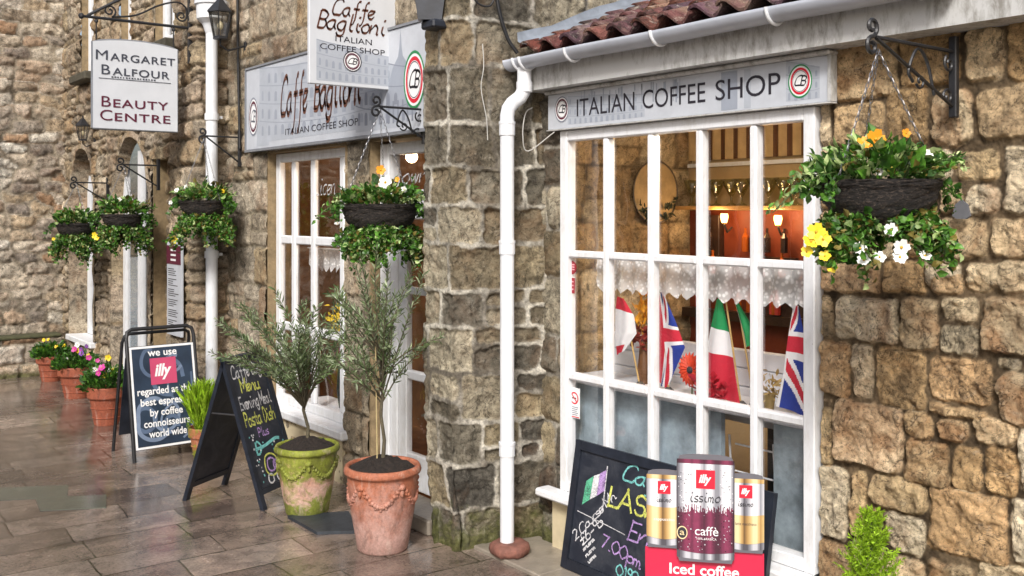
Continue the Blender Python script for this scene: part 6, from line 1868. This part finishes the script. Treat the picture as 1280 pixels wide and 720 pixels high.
for k in range(22):
    y = rg.choice([rg.uniform(4.31, 4.46), rg.uniform(3.73, 4.20)]); z = rg.choice([1.37, 1.60, 1.75])
    b.lathe([(.022, 0), (.022, .09), (.008, .12), (.008, .15)], (5.0, y, z), 8, k % 3)
b.build('bottles', [plain('amber_bottle', (.35, .08, .01), .2), plain('dark_bottle', (.02, .012, .01), .2), plain('red_label', (.4, .03, .02), .5)], rk, world=True)
b = MB(); b.box((5.085, 2.9, .9), (5.098, 4.6, 2.01)); wpn = thing('orange_panel', 'orange painted panelling on the back wall under the glass shelf', 'panel', (5.09, 3.7, .9)); b.build('panelling', plain('orange_panel_paint', '#6e2c10', .6, var=.3, scale=3), wpn, world=True)
def lamp(label, loc, power):
    t = thing('wall_lamp', label, 'lamp', loc, 0, 'lit lamps inside the coffee shop')
    b = MB(); b.lathe([(.016, -.03), (.022, -.01), (.026, .01), (.022, .03)], (0, 0, 0), 16); b.build('lamp_shade', glow('lit_shade', (1.0, .55, .16), 5), t)
    b = MB(); b.tube([(0, 0, -.04), (.03, 0, -.09), (.075, 0, -.06)], .007, 6); b.build('arm', M_iron, t)
    l = bpy.data.lights.new('lamp_bulb', 'POINT'); l.energy = power; l.color = (1, .62, .30); l.shadow_soft_size = .06
    lo = bpy.data.objects.new('lamp_bulb', l); COL.objects.link(lo); lo.parent = t; lo.location = (-.10, -.02, .02)
lamp('glowing amber lamp on the back wall behind the right panes', (4.99, 3.80, 1.95), 4)
lamp('glowing amber lamp behind the fourth pane next to the dark rack', (4.99, 4.22, 1.96), 3)
t = thing('added_lamp', 'small warm globe lamp just behind the top rail of the big window', 'lamp', (3.915, 3.5, 2.53))  # added lamp hidden above the frame, brightens flags and lace
b = MB(); b.ball((0, 0, 0), .04, 14); _lit = glow('added_globe_glow', (1, .72, .42), 8); b.build('globe', _lit, t, smooth=True)
b = MB(); b.tube([(0, 0, .04), (0, 0, .07)], .006, 6); b.build('rod', M_iron, t)
l = bpy.data.lights.new('globe_bulb', 'POINT'); l.energy = 11; l.color = (1, .86, .66); l.shadow_soft_size = .05
lo = bpy.data.objects.new('globe_bulb', l); COL.objects.link(lo); lo.parent = t; lo.location = (0, 0, -.07)

# small things behind the cafe window
t = thing('lace_curtain', 'short white lace strip behind the narrow cafe window', 'curtain', (3.68, 7.1, 1.5))
b = MB(); V = []; F = []
for i in range(81):
    y = 7.50 - .80 * i / 80; zb = 1.52 + .05 * abs(((i / 80 * 9) % 1) - .5) * 2
    for j in range(5):
        V.append((3.68 + .008 * math.sin(i * .6), y, 1.70 + (zb - 1.70) * j / 4))
for i in range(80):
    for j in range(4):
        a = i * 5 + j; F.append((a, a + 1, a + 6, a + 5))
b.add(V, F); b.build('lace', M_lace, t, smooth=True, world=True)
b = MB(); b.tube([(3.68, 6.69, 1.705), (3.68, 7.52, 1.705)], .006, 6); b.build('rod', M_white, t, world=True)
lg = thing('window_shelf', 'white shelf inside the narrow cafe window with a clay pot on it', 'shelf', (3.75, 7.1, .42))
b = MB(); b.box((3.64, 6.70, .40), (3.95, 7.68, .43), bev=.004); b.build('board', M_white, lg, world=True)
t = thing('clay_pot', 'small empty clay pot standing inside the narrow cafe window', 'pot', (3.76, 6.90, .431))
small_pot(t, .10, .2, M_terra3)
t = thing('yellow_posy', 'yellow flowers in a dark vase inside the narrow cafe window', 'bouquet', (3.80, 7.12, .431))
b = MB(); b.lathe([(.04, 0), (.06, .15), (.04, .45), (.05, .60)], (0, 0, 0), 14); b.build('vase', M_black, t, smooth=True)
b = MB(); nr = np.random.RandomState(8); n = 80; leaf_mesh(b, nr.normal(size=(n, 3)) * .06 + np.array((0, 0, .72)), nr.normal(size=(n, 3)), nr.uniform(.04, .07, n), .6, random.Random(3)); b.build('blooms', PET['yellow'], t)

t = thing('added_lamp', 'warm globe lamp inside the dim cafe room behind the narrow window', 'lamp', (4.3, 6.9, 2.45))  # added lamp with no visible source, warms and brightens the cafe room
b = MB(); b.ball((0, 0, 0), .05, 14); b.build('globe', _lit, t, smooth=True)
b = MB(); b.tube([(0, 0, .05), (0, 0, .25)], .006, 6); b.build('rod', M_iron, t)
l = bpy.data.lights.new('globe_bulb', 'POINT'); l.energy = 13; l.color = (1, .70, .42); l.shadow_soft_size = .06
lo = bpy.data.objects.new('globe_bulb', l); COL.objects.link(lo); lo.parent = t; lo.location = (-.12, 0, -.05)
